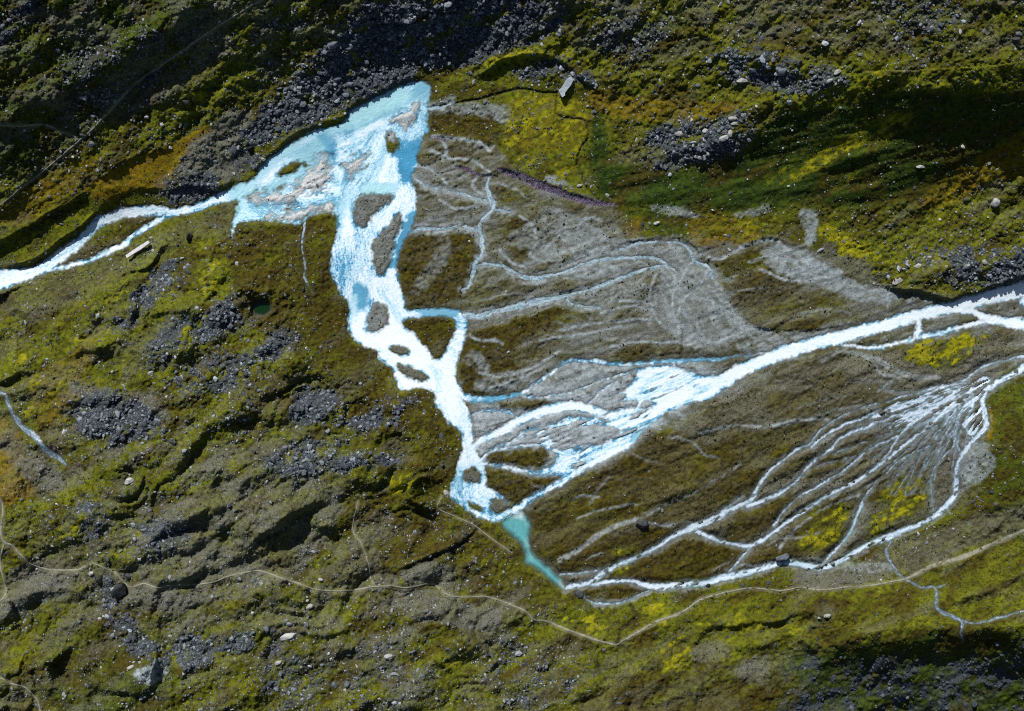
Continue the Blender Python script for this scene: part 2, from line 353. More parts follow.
# ------------------------------------------------------------------ zones of ground cover
plain = area([(422,140),(450,134),(480,138),(500,150),(520,176),(560,190),(610,205),(628,240),(660,236),(700,240),(740,244),(770,236),(800,244),(832,262),(850,272),(880,284),(905,296),(935,299),(970,305),(1160,250),(1160,340),(1024,364),(990,388),(980,440),(972,480),(955,500),(900,526),(840,556),(760,572),(680,588),(600,590),(566,588),(540,560),(532,540),(522,505),(480,500),(470,440),(458,380),(466,320),(402,300),(400,250),(416,200),(416,160)], 5, 3, 60)
east_bank = sst(0, 1, plain)
scree = np.zeros((NY, NX))
for p, k in [([(238,140),(262,112),(290,82),(325,45),(360,5),(420,-30),(560,-30),(565,20),(540,40),(505,52),(470,66),(430,72),(380,96),(335,112),(312,124),(292,134),(262,142)],1),
          ([(512,70),(530,62),(556,60),(582,66),(596,82),(590,88),(574,84),(550,80),(522,82)],1),
          ([(648,130),(690,116),(752,116),(748,140),(722,160),(690,166),(655,150)],.9),([(650,160),(680,152),(690,165),(660,170)],.7),
          ([(712,52),(760,50),(790,58),(846,72),(836,88),(792,96),(750,84),(718,72)],.9),([(840,-30),(930,-30),(960,10),(930,60),(896,50),(870,20)],.45),
          ([(590,20),(640,10),(680,40),(630,66),(600,60)],.6),
          ([(-40,60),(0,22),(36,-10),(46,-6),(12,36),(-20,70)],1),
          ([(112,322),(130,296),(156,268),(180,262),(176,280),(150,300),(128,332)],.9),([(138,302),(150,294),(158,298),(150,310),(140,310)],1),
          ([(190,332),(206,306),(232,302),(240,318),(222,336),(200,342)],1),([(140,352),(170,318),(190,320),(186,344),(160,362)],.8),
          ([(150,372),(190,356),(246,352),(262,372),(230,392),(180,392)],.75),([(72,400),(110,388),(140,402),(160,420),(150,440),(110,444),(76,430)],.9),
          ([(290,398),(312,382),(332,392),(340,410),(326,428),(296,424)],1),([(330,424),(360,416),(392,400),(416,396),(400,420),(370,432)],.95),
          ([(256,350),(272,332),(300,332),(292,350),(270,362)],.9),([(262,462),(300,440),(350,444),(390,452),(400,462),(340,474),(280,474)],.95),
          ([(200,430),(240,400),(262,420),(230,450)],.5),([(126,530),(150,518),(186,530),(170,552),(144,560)],.8),([(76,508),(92,500),(108,516),(100,534),(84,532)],.9),  # last pair: shadow faces of hummocks, their shade painted in with the scree colour
          ([(880,276),(900,262),(940,248),(980,244),(1024,246),(1060,250),(1060,284),(990,286),(950,280),(910,272)],.85),
          ([(104,570),(116,582),(132,620),(170,640),(230,622),(262,640),(220,664),(150,668),(108,620)],.8),([(270,640),(300,650),(320,690),(290,711),(262,690)],.55),
          ([(360,640),(420,640),(440,690),(390,720),(350,690)],.4),([(805,668),(850,655),(950,652),(1060,650),(1060,760),(800,760)],.40),([(500,640),(540,650),(580,690),(520,711),(490,680)],.5),
          ([(250,34),(290,14),(330,10),(300,44),(266,74)],.35),([(60,60),(140,30),(220,40),(160,80),(90,120)],.45),([(160,188),(184,176),(206,168),(224,182),(205,202),(170,204)],1),([(228,150),(250,135),(270,150),(256,172),(236,170)],.7)]:  # outline beside the rapids: cliff shadow painted into the ground as dark scree
    scree = np.maximum(scree, k * (.72 * area(p, 26, 16, 61 + int(p[0][0]) % 97, 11) + .28 * area(p, 8, 8, 61 + int(p[0][0]) % 97, 7)))
scn = .6 * fbm(*along(30, 22, 12), 3, 75) + .4 * fbm(PX / 6, PY / 6, 3, 76)
scree = scree * sst(.38, .66, scn + .14 * scree)

crag = area([(800,676),(830,660),(870,652),(950,650),(1060,646),(1160,650),(1160,840),(790,840)], 40, 26, 66, 14)
scree = np.maximum(scree, crag * .95 * sst(.42, .66, .5 * fbm(*along(20, 34, 14), 3, 77) + .5 * fbm(PX / 7, PY / 7, 3, 79)))
scree = np.clip(scree, 0, 1)
moss = np.zeros((NY, NX))
for p, k in [([(484,84),(508,62),(540,50),(560,46),(604,62),(598,68),(560,58),(530,64),(505,74)],.7),
          ([(480,66),(506,50),(545,46),(600,60),(600,68),(556,55),(530,58),(500,66)],.9),([(505,100),(520,93),(560,94),(585,100),(590,130),(578,180),(596,198),(560,187),(524,170),(505,150)],.5),
          ([(520,160),(570,158),(574,170),(530,172)],.7),
          ([(900,348),(930,340),(984,333),(976,346),(946,367),(920,364)],.9),([(880,500),(902,476),(930,484),(926,508),(898,524),(868,540)],.66),
          ([(796,542),(812,516),(842,504),(852,516),(838,542),(812,552)],.55),([(614,552),(630,546),(642,552),(626,556)],.6),([(613,566),(628,564),(628,570),(612,571)],1),
          ([(560,620),(590,614),(614,624),(604,634),(570,630)],.8),([(640,610),(660,604),(680,612),(660,622)],.75),([(490,470),(470,480)],0) if False else ([(660,640),(690,640),(690,670),(660,668)],.55),
          ([(780,100),(850,60),(900,70),(960,60),(1024,75),(980,90),(900,92),(830,108)],.4),([(770,172),(830,140),(900,112),(910,126),(850,160),(780,186)],.55),([(830,185),(868,164),(860,176),(838,190)],.55),
          ([(950,90),(1010,80),(1060,60),(1060,80),(1000,94)],.5),([(868,250),(900,240),(930,250),(890,270),(872,276)],.5),([(700,232),(760,206),(800,210),(790,232),(740,240)],.3),
          ([(40,108),(0,80),(-20,40),(20,28),(60,60),(50,100)],.28),([(150,120),(200,88),(256,62),(256,78),(200,112),(168,128)],.45),
          ([(20,236),(60,218),(95,204),(90,214),(50,236),(20,250)],.45),([(0,380),(30,330),(70,340),(70,380),(30,420),(0,410)],.45),([(70,340),(100,300),(130,280),(120,330),(92,350)],.6),([(160,300),(190,270),(220,262),(226,300),(190,330),(160,340)],.62),
          ([(100,556),(122,540),(150,520),(140,545),(124,562)],.7),([(60,510),(74,474),(84,500),(80,540),(56,548)],.45),([(386,478),(410,472),(420,490),(396,496)],.65),([(440,650),(460,628),(480,650),(460,672),(440,664)],.6),
          ([(150,460),(200,440),(240,470),(200,490)],.35),([(230,530),(250,545),(300,630),(270,640)],.0) if False else ([(690,620),(760,612),(820,640),(760,660),(700,650)],.35),([(870,630),(900,622),(900,650),(860,652)],.4),([(40,650),(70,630),(80,650),(50,668)],.4)]:
    moss = np.maximum(moss, k * area(p, 15, 8, 120 + int(p[0][0]) % 91, 8))
for (x, y, r) in [(822,229,7),(834,234,8),(848,243,10),(856,248,8),(842,248,7)]: moss = np.maximum(moss, 1.8 * blob(x, y, r, r * .8))
ochre = np.zeros((NY, NX))
for p, k in [([(84,190),(110,174),(135,157),(168,148),(205,128),(212,132),(180,158),(165,188),(140,189),(108,200)],1),([(0,215),(50,175),(84,155),(100,160),(60,200),(20,225)],.55),
          ([(505,100),(585,100),(586,140),(560,150),(520,150)],.35),([(590,90),(650,100),(740,105),(740,112),(660,120),(600,112)],.5),([(930,190),(1024,130),(1060,120),(1060,180),(1000,180),(940,210)],.6),
          ([(0,420),(20,440),(40,480),(20,500),(0,500)],.7),([(30,380),(60,360),(100,330),(70,420),(40,420)],.4),([(690,220),(740,215),(760,240),(700,246)],.5),([(626,230),(640,215),(640,240)],.4),
          ([(986,410),(994,416),(990,440),(984,440)],.8)]:
    ochre = np.maximum(ochre, k * area(p, 8, 4, 150 + int(p[0][0]) % 91, 10))
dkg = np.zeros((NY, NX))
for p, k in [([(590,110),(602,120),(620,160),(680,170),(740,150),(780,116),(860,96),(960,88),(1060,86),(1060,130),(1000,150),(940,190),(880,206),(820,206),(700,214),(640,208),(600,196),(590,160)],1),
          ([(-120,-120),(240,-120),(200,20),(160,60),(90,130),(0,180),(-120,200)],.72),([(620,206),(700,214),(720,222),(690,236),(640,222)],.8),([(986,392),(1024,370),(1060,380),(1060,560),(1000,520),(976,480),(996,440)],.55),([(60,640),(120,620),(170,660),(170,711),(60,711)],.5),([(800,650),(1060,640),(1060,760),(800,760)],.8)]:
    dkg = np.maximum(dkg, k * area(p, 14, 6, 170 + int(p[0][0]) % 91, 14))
brown = np.zeros((NY, NX))
for p, k in [([(398,262),(408,240),(425,233),(455,232),(474,240),(478,262),(462,290),(440,304),(420,304),(404,296)],1),([(403,322),(424,318),(452,319),(455,326),(452,336),(439,358),(428,348),(414,334)],.9),
          ([(460,372),(464,342),(474,332),(500,326),(530,312),(556,304),(562,302),(560,314),(540,330),(520,340),(510,360),(520,372),(500,390),(480,396),(464,388)],1),
          ISL_M1 if False else ([(486,459),(496,452),(514,449),(538,447),(550,452),(550,458),(542,465),(526,469),(510,464),(490,463)],.95),([(487,471),(496,469),(514,472),(522,478),(540,479),(562,475),(540,490),(524,500),(514,505),(500,492),(488,486)],.95),
          ([(500,404),(530,398),(552,400),(540,408),(510,410)],.8),([(528,512),(560,492),(590,472),(632,452),(654,430),(700,440),(730,460),(752,480),(736,500),(690,520),(640,526),(600,540),(560,560),(536,550)],.75),
          ([(560,570),(600,544),(640,530),(670,532),(640,552),(600,568)],.9),([(602,578),(640,560),(680,540),(720,546),(742,552),(730,568),(690,580),(640,580)],1),([(575,590),(600,584),(630,586),(648,592),(620,602),(590,600)],1),
          ([(756,500),(790,494),(776,520),(740,540),(726,540),(736,516)],.9),([(760,545),(800,516),(856,490),(850,512),(826,550),(790,556),(750,566)],.55),([(796,480),(826,456),(850,440),(870,432),(860,452),(820,478)],.7),
          ([(700,455),(760,430),(830,424),(800,450),(760,480),(740,490)],.6),([(744,340),(760,300),(790,286),(830,300),(860,318),(830,326),(760,328)],.35),([(720,262),(742,252),(768,256),(770,280),(730,280)],.6),([(745,272),(768,270),(770,284),(742,284)],.5),
          ([(505,232),(520,214),(530,230),(526,252),(512,252)],.7),([(494,190),(520,184),(540,196),(520,206),(500,206)],.5),([(540,330),(600,300),(640,300),(600,318)],.3),
          ([(432,112),(470,106),(500,112),(520,130),(520,150),(490,144),(450,136),(432,130)],1),([(430,94),(470,82),(500,92),(470,100),(436,104)],.6),
          ([(236,230),(300,226),(330,220),(330,280),(348,310),(350,340),(376,356),(394,390),(430,396),(462,446),(448,490),(480,522),(508,540),(520,566),(560,594),(540,610),(500,600),(440,570),(350,570),(340,490),(380,470),(300,360),(250,320),(230,270)],.8),
          ([(30,384),(60,380),(70,420),(40,430)],.7),([(70,262),(100,242),(114,236),(118,244),(90,256),(66,264)],1),([(20,556),(60,560),(80,574),(70,600),(30,566)],.8),([(60,620),(90,610),(130,640),(120,680),(70,690)],.5),
          ([(600,690),(700,660),(800,680),(790,711),(600,720)],.7),([(660,620),(860,600),(880,640),(760,640)],.4),([(840,470),(880,440),(930,450),(920,480),(870,500)],.4),([(896,540),(1000,500),(1024,520),(930,560)],.4)]:
    brown = np.maximum(brown, k * area(p, 7, 4, 190 + int(p[0][0]) % 91, 8))
silt = np.zeros((NY, NX))
for p, k in [(ISL[7],.25),(ISL[8],.25),(ISL[9],.35),(ISL[2],.9),(ISL[3],.85),(ISL[4],.9),(ISL[6],1),([(388,132),(394,132),(396,142),(390,144)],.9),([(640,246),(690,246),(710,270),(740,318),(762,330),(740,340),(700,346),(680,340),(664,325),(656,312),(656,290),(662,268)],.8),
          ([(760,252),(780,244),(806,256),(836,268),(850,280),(880,288),(900,300),(860,300),(830,290),(790,278),(770,268)],.55),([(800,212),(818,212),(814,240),(806,250),(804,230)],.7),
          ([(600,244),(640,240),(660,248),(640,268),(580,280),(560,272)],.45),([(556,300),(620,280),(656,268),(650,290),(600,306),(570,308)],.3),([(740,340),(800,332),(840,334),(800,345),(750,356)],.5),
          ([(460,360),(480,352),(490,372),(470,366)],.4),([(476,382),(510,370),(530,378),(500,392),(480,392)],.5),([(470,352),(486,358),(486,372)],.5),([(424,290),(440,272),(450,252),(446,234),(440,234),(430,260),(410,290)],.3),([(500,104),(470,104),(440,112),(480,116),(510,124),(512,112)],.5),
          ([(504,240),(520,250),(560,262),(600,250),(610,240),(590,224),(560,210),(540,216)],.35),([(545,178),(560,176),(568,184),(550,184)],.7),([(650,206),(680,208),(700,216),(670,216)],.5),([(735,214),(768,206),(760,216)],.5),
          ([(136,670),(160,660),(168,672),(150,684),(136,680)],.9),([(964,440),(990,446),(992,470),(974,484),(960,478)],.55)]:
    silt = np.maximum(silt, k * area(p, 5, 4, 210 + int(p[0][0]) % 91, 6))
for l, k in [([(656,292,3),(656,310,4),(662,322,4),(676,332,5),(682,341,5),(700,344,5),(720,340,6),(736,333,8),(752,331,8),(770,331,5)],.95),([(676,270,4),(670,286,4),(674,300,3),(680,320,3)],.6),([(712,280,6),(718,298,7),(730,310,8),(742,324,8)],.9),
          ([(432,136,2.5),(448,138,3),(468,140,3),(488,146,3)],.9),([(418,166,2),(428,168,2),(440,176,2),(448,186,2)],.8),([(414,178,4),(440,190,4),(480,199,4)],.6),
          ([(700,432,2.5),(740,426,2.5),(770,426,3),(800,420,3),(818,418,2.5),(832,422,2.5)],.7),([(860,494,2),(828,506,2),(812,516,2),(788,536,2),(780,550,2.5)],.6),([(560,560,5),(580,548,5),(604,532,5),(636,519,4)],.55),([(640,519,2),(668,504,3),(700,490,3),(740,464,3)],.35),
          ([(650,523,3),(676,526,2.5)],.6),([(494,250,3),(512,262,3),(540,262,4)],.3),([(810,560,8),(850,566,10),(890,568,8)],.35),([(596,604,6),(630,600,5),(650,592,4)],.5),([(836,350,3),(870,358,5),(910,376,6),(940,378,3)],.5),([(872,356,3),(880,372,3),(900,378,3)],.5)]:
    d, u, v, L = dist_line(smooth_line(l), 12)
    silt = np.maximum(silt, k * sst(1.4, -1.2, d + 1.6 * (fbm(PX / 5, PY / 5, 2, 231) - .5)))
mud = np.zeros((NY, NX))
for l, k in [([(456,166,3),(470,171,4),(484,177,2)],1),([(496,168,2),(506,172,6),(520,176,8),(534,183,9),(548,188,8),(560,193,8),(574,198,7),(590,202,5),(606,204,3),(616,206,1.5)],1),([(430,138,3),(444,139,4)],.7)]:
    d, u, v, L = dist_line(smooth_line(l), 12); mud = np.maximum(mud, k * sst(1.0, -1.0, d))
# damp dark runnels in the meadow
runnel = np.zeros((NY, NX))
RUN = [[(440,106,2),(470,101,1.6),(500,93,1.8),(522,88,2),(540,92,2),(556,93,2)],[(556,96,1.6),(556,114,1.6),(568,118,1.6),(584,120,1.6),(588,136,2),(580,150,2),(578,166,2),(586,186,1.6),(598,200,1.6)],
       [(512,500,1.5),(512,540,1.5)] if False else [(480,527,3),(460,545,3),(430,560,3.5),(400,570,3)],[(617,646,2),(622,630,3),(636,618,4),(630,606,3)],[(640,208,1),(652,209,1)]]
for l in RUN:
    d, u, v, L = dist_line(smooth_line(l), 12); runnel = np.maximum(runnel, sst(1.2, -1.0, d))

silt = np.maximum(silt, .85 * area([(474,408),(500,404),(540,398),(560,396),(600,388),(640,372),(640,430),(600,460),(560,480),(520,472),(484,458),(476,440)], 6, 4, 78) * (1 - np.clip(1.2 * brown, 0, 1)))
silt = np.maximum(silt, fz)
silt = np.maximum(silt, .6 * area([(520,392),(560,366),(640,366),(640,380),(590,396),(540,400)], 6, 4, 79))
silt = silt * sst(.28, .58, .55 * fbm(*along(-35, 16, 5), 3, 77) + .45 * fbm(PX / 4, PY / 4, 3, 78) + .12 * silt)
gravel = plain * np.clip(1.0 - brown * 1.0 - moss * .9, 0, 1)
for p, k in [(i, .9) for i in (ISL[7], ISL[8], ISL[9], ISL[10], ISL[11], ISL[15], ISL[16], ISL[19])] + [([(186,150),(205,132),(232,110),(250,120),(240,150),(244,172),(226,184),(205,170),(180,180)],.85),([(0,262),(50,270),(100,262),(140,240),(200,215),(236,205),(230,232),(190,240),(130,274),(60,310),(0,310)],.22),
          ([(30,560),(60,572),(72,590),(40,604),(0,620),(0,590)],.6),([(130,588),(170,590),(200,600),(170,612),(130,606)],.55),([(390,600),(420,588),(470,602),(500,612),(490,630),(440,622),(410,618)],.6),([(400,578),(430,562),(452,568),(450,585),(420,586)],.6),
          ([(0,440),(20,440),(50,462),(64,482),(40,490),(10,460)],.5),([(886,284),(960,298),(900,296)],.5),([(800,560),(840,566),(890,560),(894,576),(850,586),(800,588)],.7),([(690,650),(720,640),(730,656),(700,662)],.5),([(740,664),(768,656),(768,680),(740,680)],.5),
          ([(868,560),(900,540),(960,520),(1010,505),(1060,500),(1060,520),(960,550),(900,574)],.4),([(130,545),(160,515),(220,480),(300,470),(345,496),(320,545),(270,590),(200,604),(150,590)],.30),([(70,380),(110,390),(150,396),(170,420),(120,400),(80,396)],.5),([(850,240),(868,262),(880,284),(848,274),(820,250)],.6),([(500,200),(560,200),(620,214),(620,250),(560,262),(510,250)],.3)]:
    gravel = np.maximum(gravel, k * area(p, 8, 5, 240 + int(p[0][0]) % 91, 8))
# patchiness: diagonal drift of greys, mosses and browns over the hillsides, streaky bars over the outwash
hill = 1 - plain
mnd = area([(50,560),(60,400),(140,380),(180,440),(330,450),(350,520),(520,590),(520,660),(400,700),(200,620),(0,640)], 50, 14, 73, 20)
lowl = area([(-120,330),(60,330),(140,280),(220,290),(300,360),(340,470),(440,560),(520,600),(640,660),(800,640),(800,840),(-120,840)], 60, 12, 74, 20)
n_hill = fbm(*along(32, 46, 15), 4, 301); n_hill2 = fbm(*along(30, 30, 12), 4, 302); n_fine = fbm(PX / 9, PY / 9, 4, 303)
n_bar = .5 * fbm(*along(20, 60, 9), 4, 304) + .5 * fbm(PX / 26, PY / 20, 4, 307); n_bar2 = .5 * fbm(*along(24, 44, 8), 4, 305) + .5 * fbm(*along(10, 40, 22), 4, 308)
gravel = np.clip(gravel + hill * .30 * sst(.58, .80, n_hill) * (1 - dkg) + .42 * lowl * np.clip(.5 + mnd, 0, 1) * sst(.42, .62, .6 * fbm(*along(30, 34, 16), 4, 313) + .4 * fbm(PX / 6, PY / 6, 3, 314)) + .40 * sst(.42, .66, fbm(PX / 22, PY / 16, 4, 309)) * area([(-120,-120),(440,-120),(300,60),(160,90),(60,140),(-120,170)], 40, 10, 75, 20) + .35 * sst(.42, .66, fbm(PX / 22, PY / 16, 4, 310)) * area([(440,-120),(1160,-120),(1160,30),(960,50),(800,40),(560,30)], 30, 10, 76, 20) - plain * .55 * sst(.48, .66, n_bar) * (1 - silt), 0, 1)
south = area([(520,512),(620,460),(730,404),(860,352),(1000,340),(990,390),(960,480),(860,550),(600,590),(560,580),(530,540)], 20, 8, 71, 20)
for p, k in [(ISL[7],.5),(ISL[8],.45),([(470,152),(500,156),(520,172),(500,168),(480,166)],.5),([(506,228),(524,222),(532,240),(522,256),(508,250)],.8),([(556,192),(604,204),(620,216),(600,226),(570,214)],.55),([(436,148),(460,150),(464,164),(440,162)],.45),([(534,208),(580,220),(600,236),(560,246),(530,232)],.4),
              ([(600,292),(650,284),(652,294),(610,302)],.6),([(560,312),(600,308),(598,318),(566,322)],.55),([(700,222),(770,216),(800,224),(796,240),(730,246),(700,240)],.8),([(744,284),(800,282),(850,300),(856,318),(820,326),(760,326),(736,312)],.6),([(490,204),(520,202),(530,218),(500,224)],.5),
              ([(600,344),(640,336),(690,346),(640,356)],.45),([(484,246),(504,244),(506,262),(486,260)],.45),([(720,400),(780,372),(850,356),(900,362),(940,376),(880,396),(820,404),(760,424)],.35),([(770,470),(840,430),(920,410),(950,430),(920,470),(850,500),(800,520)],.75)]:
    brown = np.maximum(brown, k * area(p, 14, 7, 330 + int(p[0][0]) % 91, 8))
brown = np.clip(np.maximum(brown, .95 * south) * (.45 + .9 * n_fine) + hill * .85 * sst(.46, .68, n_hill2) + plain * .85 * sst(.47, .63, n_bar2) * (1 - silt), 0, 1)
gravel = gravel * (1 - .50 * south * sst(.30, .56, .5 * n_bar + .5 * n_bar2) * sst(1000, 900, PX))
gravel = gravel * (1 - .75 * np.clip(brown, 0, 1) * plain * (1 - .75 * south))
n_ms = .6 * fbm(*along(33, 20, 5), 3, 315) + .4 * fbm(PX / 4, PY / 4, 3, 316)
moss_glow = sum(1.2 * blob(x, y, r, r * .75) for x, y, r in [(822,229,6),(833,235,7),(848,243,9),(856,248,7),(842,249,6)])
moss = np.clip(np.maximum(moss, 1e-6) * (.10 + 1.75 * sst(.30, .72, n_ms)) * (1 - .35 * lowl) + hill * .34 * sst(.50, .75, fbm(*along(34, 26, 10), 4, 306)) * (1 - .7 * dkg) * (1 - .75 * sst(200, 60, PY)) , 0, 1)

wv = fbm(PX / 30, PY / 30, 3, 340)
qa, qb = along(14, 60, 11)
marb = sst(.80, .97, 1 - np.abs(2 * fbm(qa + 1.2 * wv, qb + 2.2 * wv, 4, 341) - 1)) * (.4 + .8 * fbm(PX / 5, PY / 5, 2, 342))
qa, qb = along(22, 40, 8)
marb2 = sst(.84, .98, 1 - np.abs(2 * fbm(qa + 1.5 * wv, qb + 2.0 * wv, 4, 343) - 1)) * (.4 + .8 * fbm(PX / 4, PY / 4, 2, 344))
silt = np.clip(silt + plain * (.34 * marb + .26 * marb2) * (1 - .65 * south) * (1 - .85 * np.clip(brown * 1.4, 0, 1)), 0, 1)
isl = np.zeros((NY, NX))
for k_, p_ in enumerate(ISL):
    if k_ in (2, 3, 4, 6): isl = np.maximum(isl, area(p_, 4, 2, 345 + k_))
sand = np.zeros((NY, NX))
for k_ in (2, 3, 4, 6): sand = np.maximum(sand, area(ISL[k_], 5, 3, 355 + k_) * sst(.34, .56, fbm(*along(25, 12, 5), 3, 347)))
apron = np.zeros((NY, NX))
for l in RVL[:9] + STR:
    d, u, v, L_ = dist_line(smooth_line(l), 14); apron = np.maximum(apron, sst(7, .5, d) if l in RVL else .4 * sst(4, .3, d))
apron *= sst(.36, .62, .5 * fbm(*along(24, 18, 6), 3, 348) + .5 * fbm(PX / 4, PY / 4, 2, 349))
silt = np.maximum(silt, .75 * apron)
fanzone = area([(628,250),(660,238),(692,244),(716,270),(744,318),(770,330),(740,344),(690,350),(650,335),(640,300)], 16, 6, 72, 12)
qa, qb = along(-52, 34, 9)
rv = random.Random(41)
VEIN = [[(656,275),(650,292),(652,310),(660,322),(672,330)],[(668,268),(676,280),(672,300),(676,318),(680,338)],[(694,260),(684,275),(676,290)],[(708,270),(700,285),(684,300),(678,315)],[(690,300),(702,298),(716,304),(730,316),(744,330)],
 [(690,335),(710,342),(728,338),(744,331)],[(620,300),(640,302),(655,306)],[(600,312),(630,306),(654,312)],[(610,346),(640,342),(680,342)],[(740,246),(770,240),(790,250),(812,266),(832,272),(850,285),(880,292)],[(750,262),(780,254),(806,272),(830,278)],[(760,270),(790,280),(820,278)],
 [(700,252),(720,258),(745,245)],[(520,216),(532,226),(536,240),(530,256),(545,262)],[(500,250),(510,262),(525,268)],[(576,232),(580,222),(590,217),(600,220)],[(545,248),(560,235),(566,222)],[(476,175),(472,186),(484,196)],[(440,140),(446,150),(442,160)],[(468,334),(480,340),(496,340),(502,344)],
 [(474,148),(480,144),(490,150)],[(480,372),(500,376),(530,368),(560,352)],[(490,388),(520,378),(550,364)],[(560,330),(600,322),(650,320)],[(540,340),(580,334),(620,326)],[(430,150),(450,158),(470,160),(490,172)],[(440,200),(456,208),(478,206)]]
vn = np.zeros((NY, NX)); vd = np.zeros((NY, NX))
for l in VEIN:
    d, u, v, L_ = dist_line(smooth_line(l), 8); vn = np.maximum(vn, sst(2.6, .2, d) * .9)
for _ in range(150):
    x, y = rv.uniform(430, 1010), rv.uniform(150, 585)
    if plain[int(y - Y0), int(x - X0)] < .6: continue
    so_ = y > 400 - .25 * (x - 560) + 20
    a = math.radians(rv.gauss(28 if so_ else 14, 12)); pts = []; wdt = rv.uniform(.5, 2.2)
    for k in range(rv.randint(4, 9)):
        pts.append((x, y, wdt)); a += rv.gauss(0, .22); x += 9 * math.cos(a); y -= 9 * math.sin(a)
    d, u, v, L_ = dist_line(smooth_line(pts), 8)
    if rv.random() < .66: vn = np.maximum(vn, rv.uniform(.2, .6) * sst(1.4, -.4, d) * sst(0, 9, u) * sst(0, 9, L_ - u))
    else: vd = np.maximum(vd, rv.uniform(.4, .9) * sst(1.2, -.4, d) * sst(0, 9, u) * sst(0, 9, L_ - u))
vn *= plain * (.5 + .8 * fbm(PX / 5, PY / 5, 2, 352)); vd *= plain
vein = sst(.70, .95, 1 - np.abs(2 * fbm(qa + 1.3 * wv, qb + 1.8 * wv, 3, 351) - 1))
silt = np.where(fanzone > 0, silt * (1 - fanzone) + fanzone * np.maximum(.35 * silt + .30 * vein, vn * 1.1), silt)
silt = np.clip(np.maximum(silt, vn), 0, 1) * (1 - .8 * vd)
delta = area([(474,408),(500,403),(540,398),(560,396),(600,388),(640,372),(650,420),(610,460),(566,480),(520,472),(484,458),(476,440)], 8, 4, 78) * (1 - np.clip(1.3 * brown, 0, 1))
silt = np.maximum(silt, delta * (.62 + .5 * fbm(*along(24, 22, 5), 3, 353)))
silt = np.maximum(silt, isl * (.35 + .9 * fbm(PX / 6, PY / 6, 3, 346)))
moss = moss * (1 - .8 * crag)
moss = np.clip(np.maximum(moss, moss_glow * (.5 + n_fine)), 0, 1)
gravel = gravel * (1 - sst(.35, .8, moss)); silt = silt * (1 - sst(.4, .8, moss))
# ------------------------------------------------------------------ relief detail
lowleft = area([(-120,320),(60,300),(140,250),(236,236),(290,300),(300,360),(420,440),(440,500),(520,590),(600,650),(620,840),(-120,840)], 40, 10, 310, 20)
lowright = area([(600,650),(700,610),(800,600),(900,590),(1000,510),(1160,420),(1160,840),(600,840)], 40, 10, 311, 20)
topleft = area([(-120,-120),(440,-120),(440,40),(300,110),(236,160),(180,186),(90,190),(0,230),(-120,260)], 40, 10, 312, 20)
topright = area([(440,-120),(1160,-120),(1160,240),(960,290),(860,270),(820,206),(640,206),(590,150),(590,90),(500,70),(440,70)], 30, 10, 313, 20)
R = np.clip(.10 + lowleft + .9 * lowright + topleft + topright + .35 * brown, 0, 1) * (1 - .92 * dkg * topright)
def ridged(n): return 1 - np.abs(2 * n - 1)
DET = 2.6 * (fbm(PX / 46, PY / 46, 3, 320) - .5) * R
mounds = area([(110,560),(130,520),(180,480),(240,462),(320,476),(350,500),(330,560),(300,600),(230,612),(160,608)], 30, 8, 314, 20) + .8 * area([(60,430),(70,385),(110,376),(150,392),(170,430),(150,460),(100,470)], 24, 8, 315, 20) + .6 * area([(0,560),(60,575),(80,620),(60,690),(0,700)], 24, 8, 316, 20) + .6 * area([(390,590),(430,560),(480,590),(510,620),(490,680),(430,680)], 24, 8, 317, 20)
wp = fbm(PX / 60, PY / 60, 2, 360) * 3
ra, rb = along(33, 70, 30)
DET += lowleft * (8.5 * (fbm(ra + wp, rb + 1.5 * wp, 2, 321) - .5) + 5.0 * (fbm(*along(26, 30, 17), 2, 322) - .5))
DET += lowleft * np.clip(mounds, 0, 1) * (5.6 * (fbm(along(30, 60, 16)[0] + wp, along(30, 60, 16)[1] + wp, 2, 336) - .5) + 3.0 * (fbm(*along(30, 24, 10), 3, 337) - .5))
ra, rb = along(16, 90, 30)
DET += lowleft * 8.0 * (fbm(PX / 52, PY / 40, 2, 364) - .5)
DET += lowright * 7.0 * (fbm(ra + wp, rb + wp, 2, 361) - .5)
DET += lowright * (2.4 * (ridged(fbm(*along(18, 90, 24), 3, 323)) - .6) + 2.2 * (fbm(*along(22, 30, 11), 3, 324) - .5))
ra, rb = along(36, 80, 26)
DET += topleft * 4.0 * (fbm(ra + wp, rb + wp, 2, 362) - .5)
DET += topleft * (2.2 * (ridged(fbm(*along(36, 90, 22), 3, 325)) - .6) + 1.6 * (fbm(*along(36, 26, 9), 3, 326) - .5))
DET += topright * (2.4 * (fbm(*along(40, 44, 15), 3, 327) - .5) + 1.6 * (fbm(*along(60, 24, 7), 3, 328) - .5)) * (1 - .85 * dkg)
DET += dkg * topright * 3.4 * (fbm(*along(14, 60, 12), 3, 329) - .5)
DET += R * (2.6 * (fbm(*along(28, 24, 15), 3, 338) - .5) + 1.9 * (fbm(PX / 11, PY / 11, 3, 330) - .5) + 1.5 * (fbm(PX / 5, PY / 5, 3, 331) - .5))
DET += (.16 + .75 * R + .5 * scree + .35 * brown) * (.8 * (fbm(PX / 2.6, PY / 2.6, 2, 332) - .5) + .35 * (vnoise(PX / 1.4, PY / 1.4, 333) - .5)) * 1.5
DET += plain * (.9 * (fbm(*along(20, 50, 6), 3, 334) - .5) + .5 * brown)
DET += scree * 1.0 * (fbm(PX / 6, PY / 6, 3, 335) - .35)

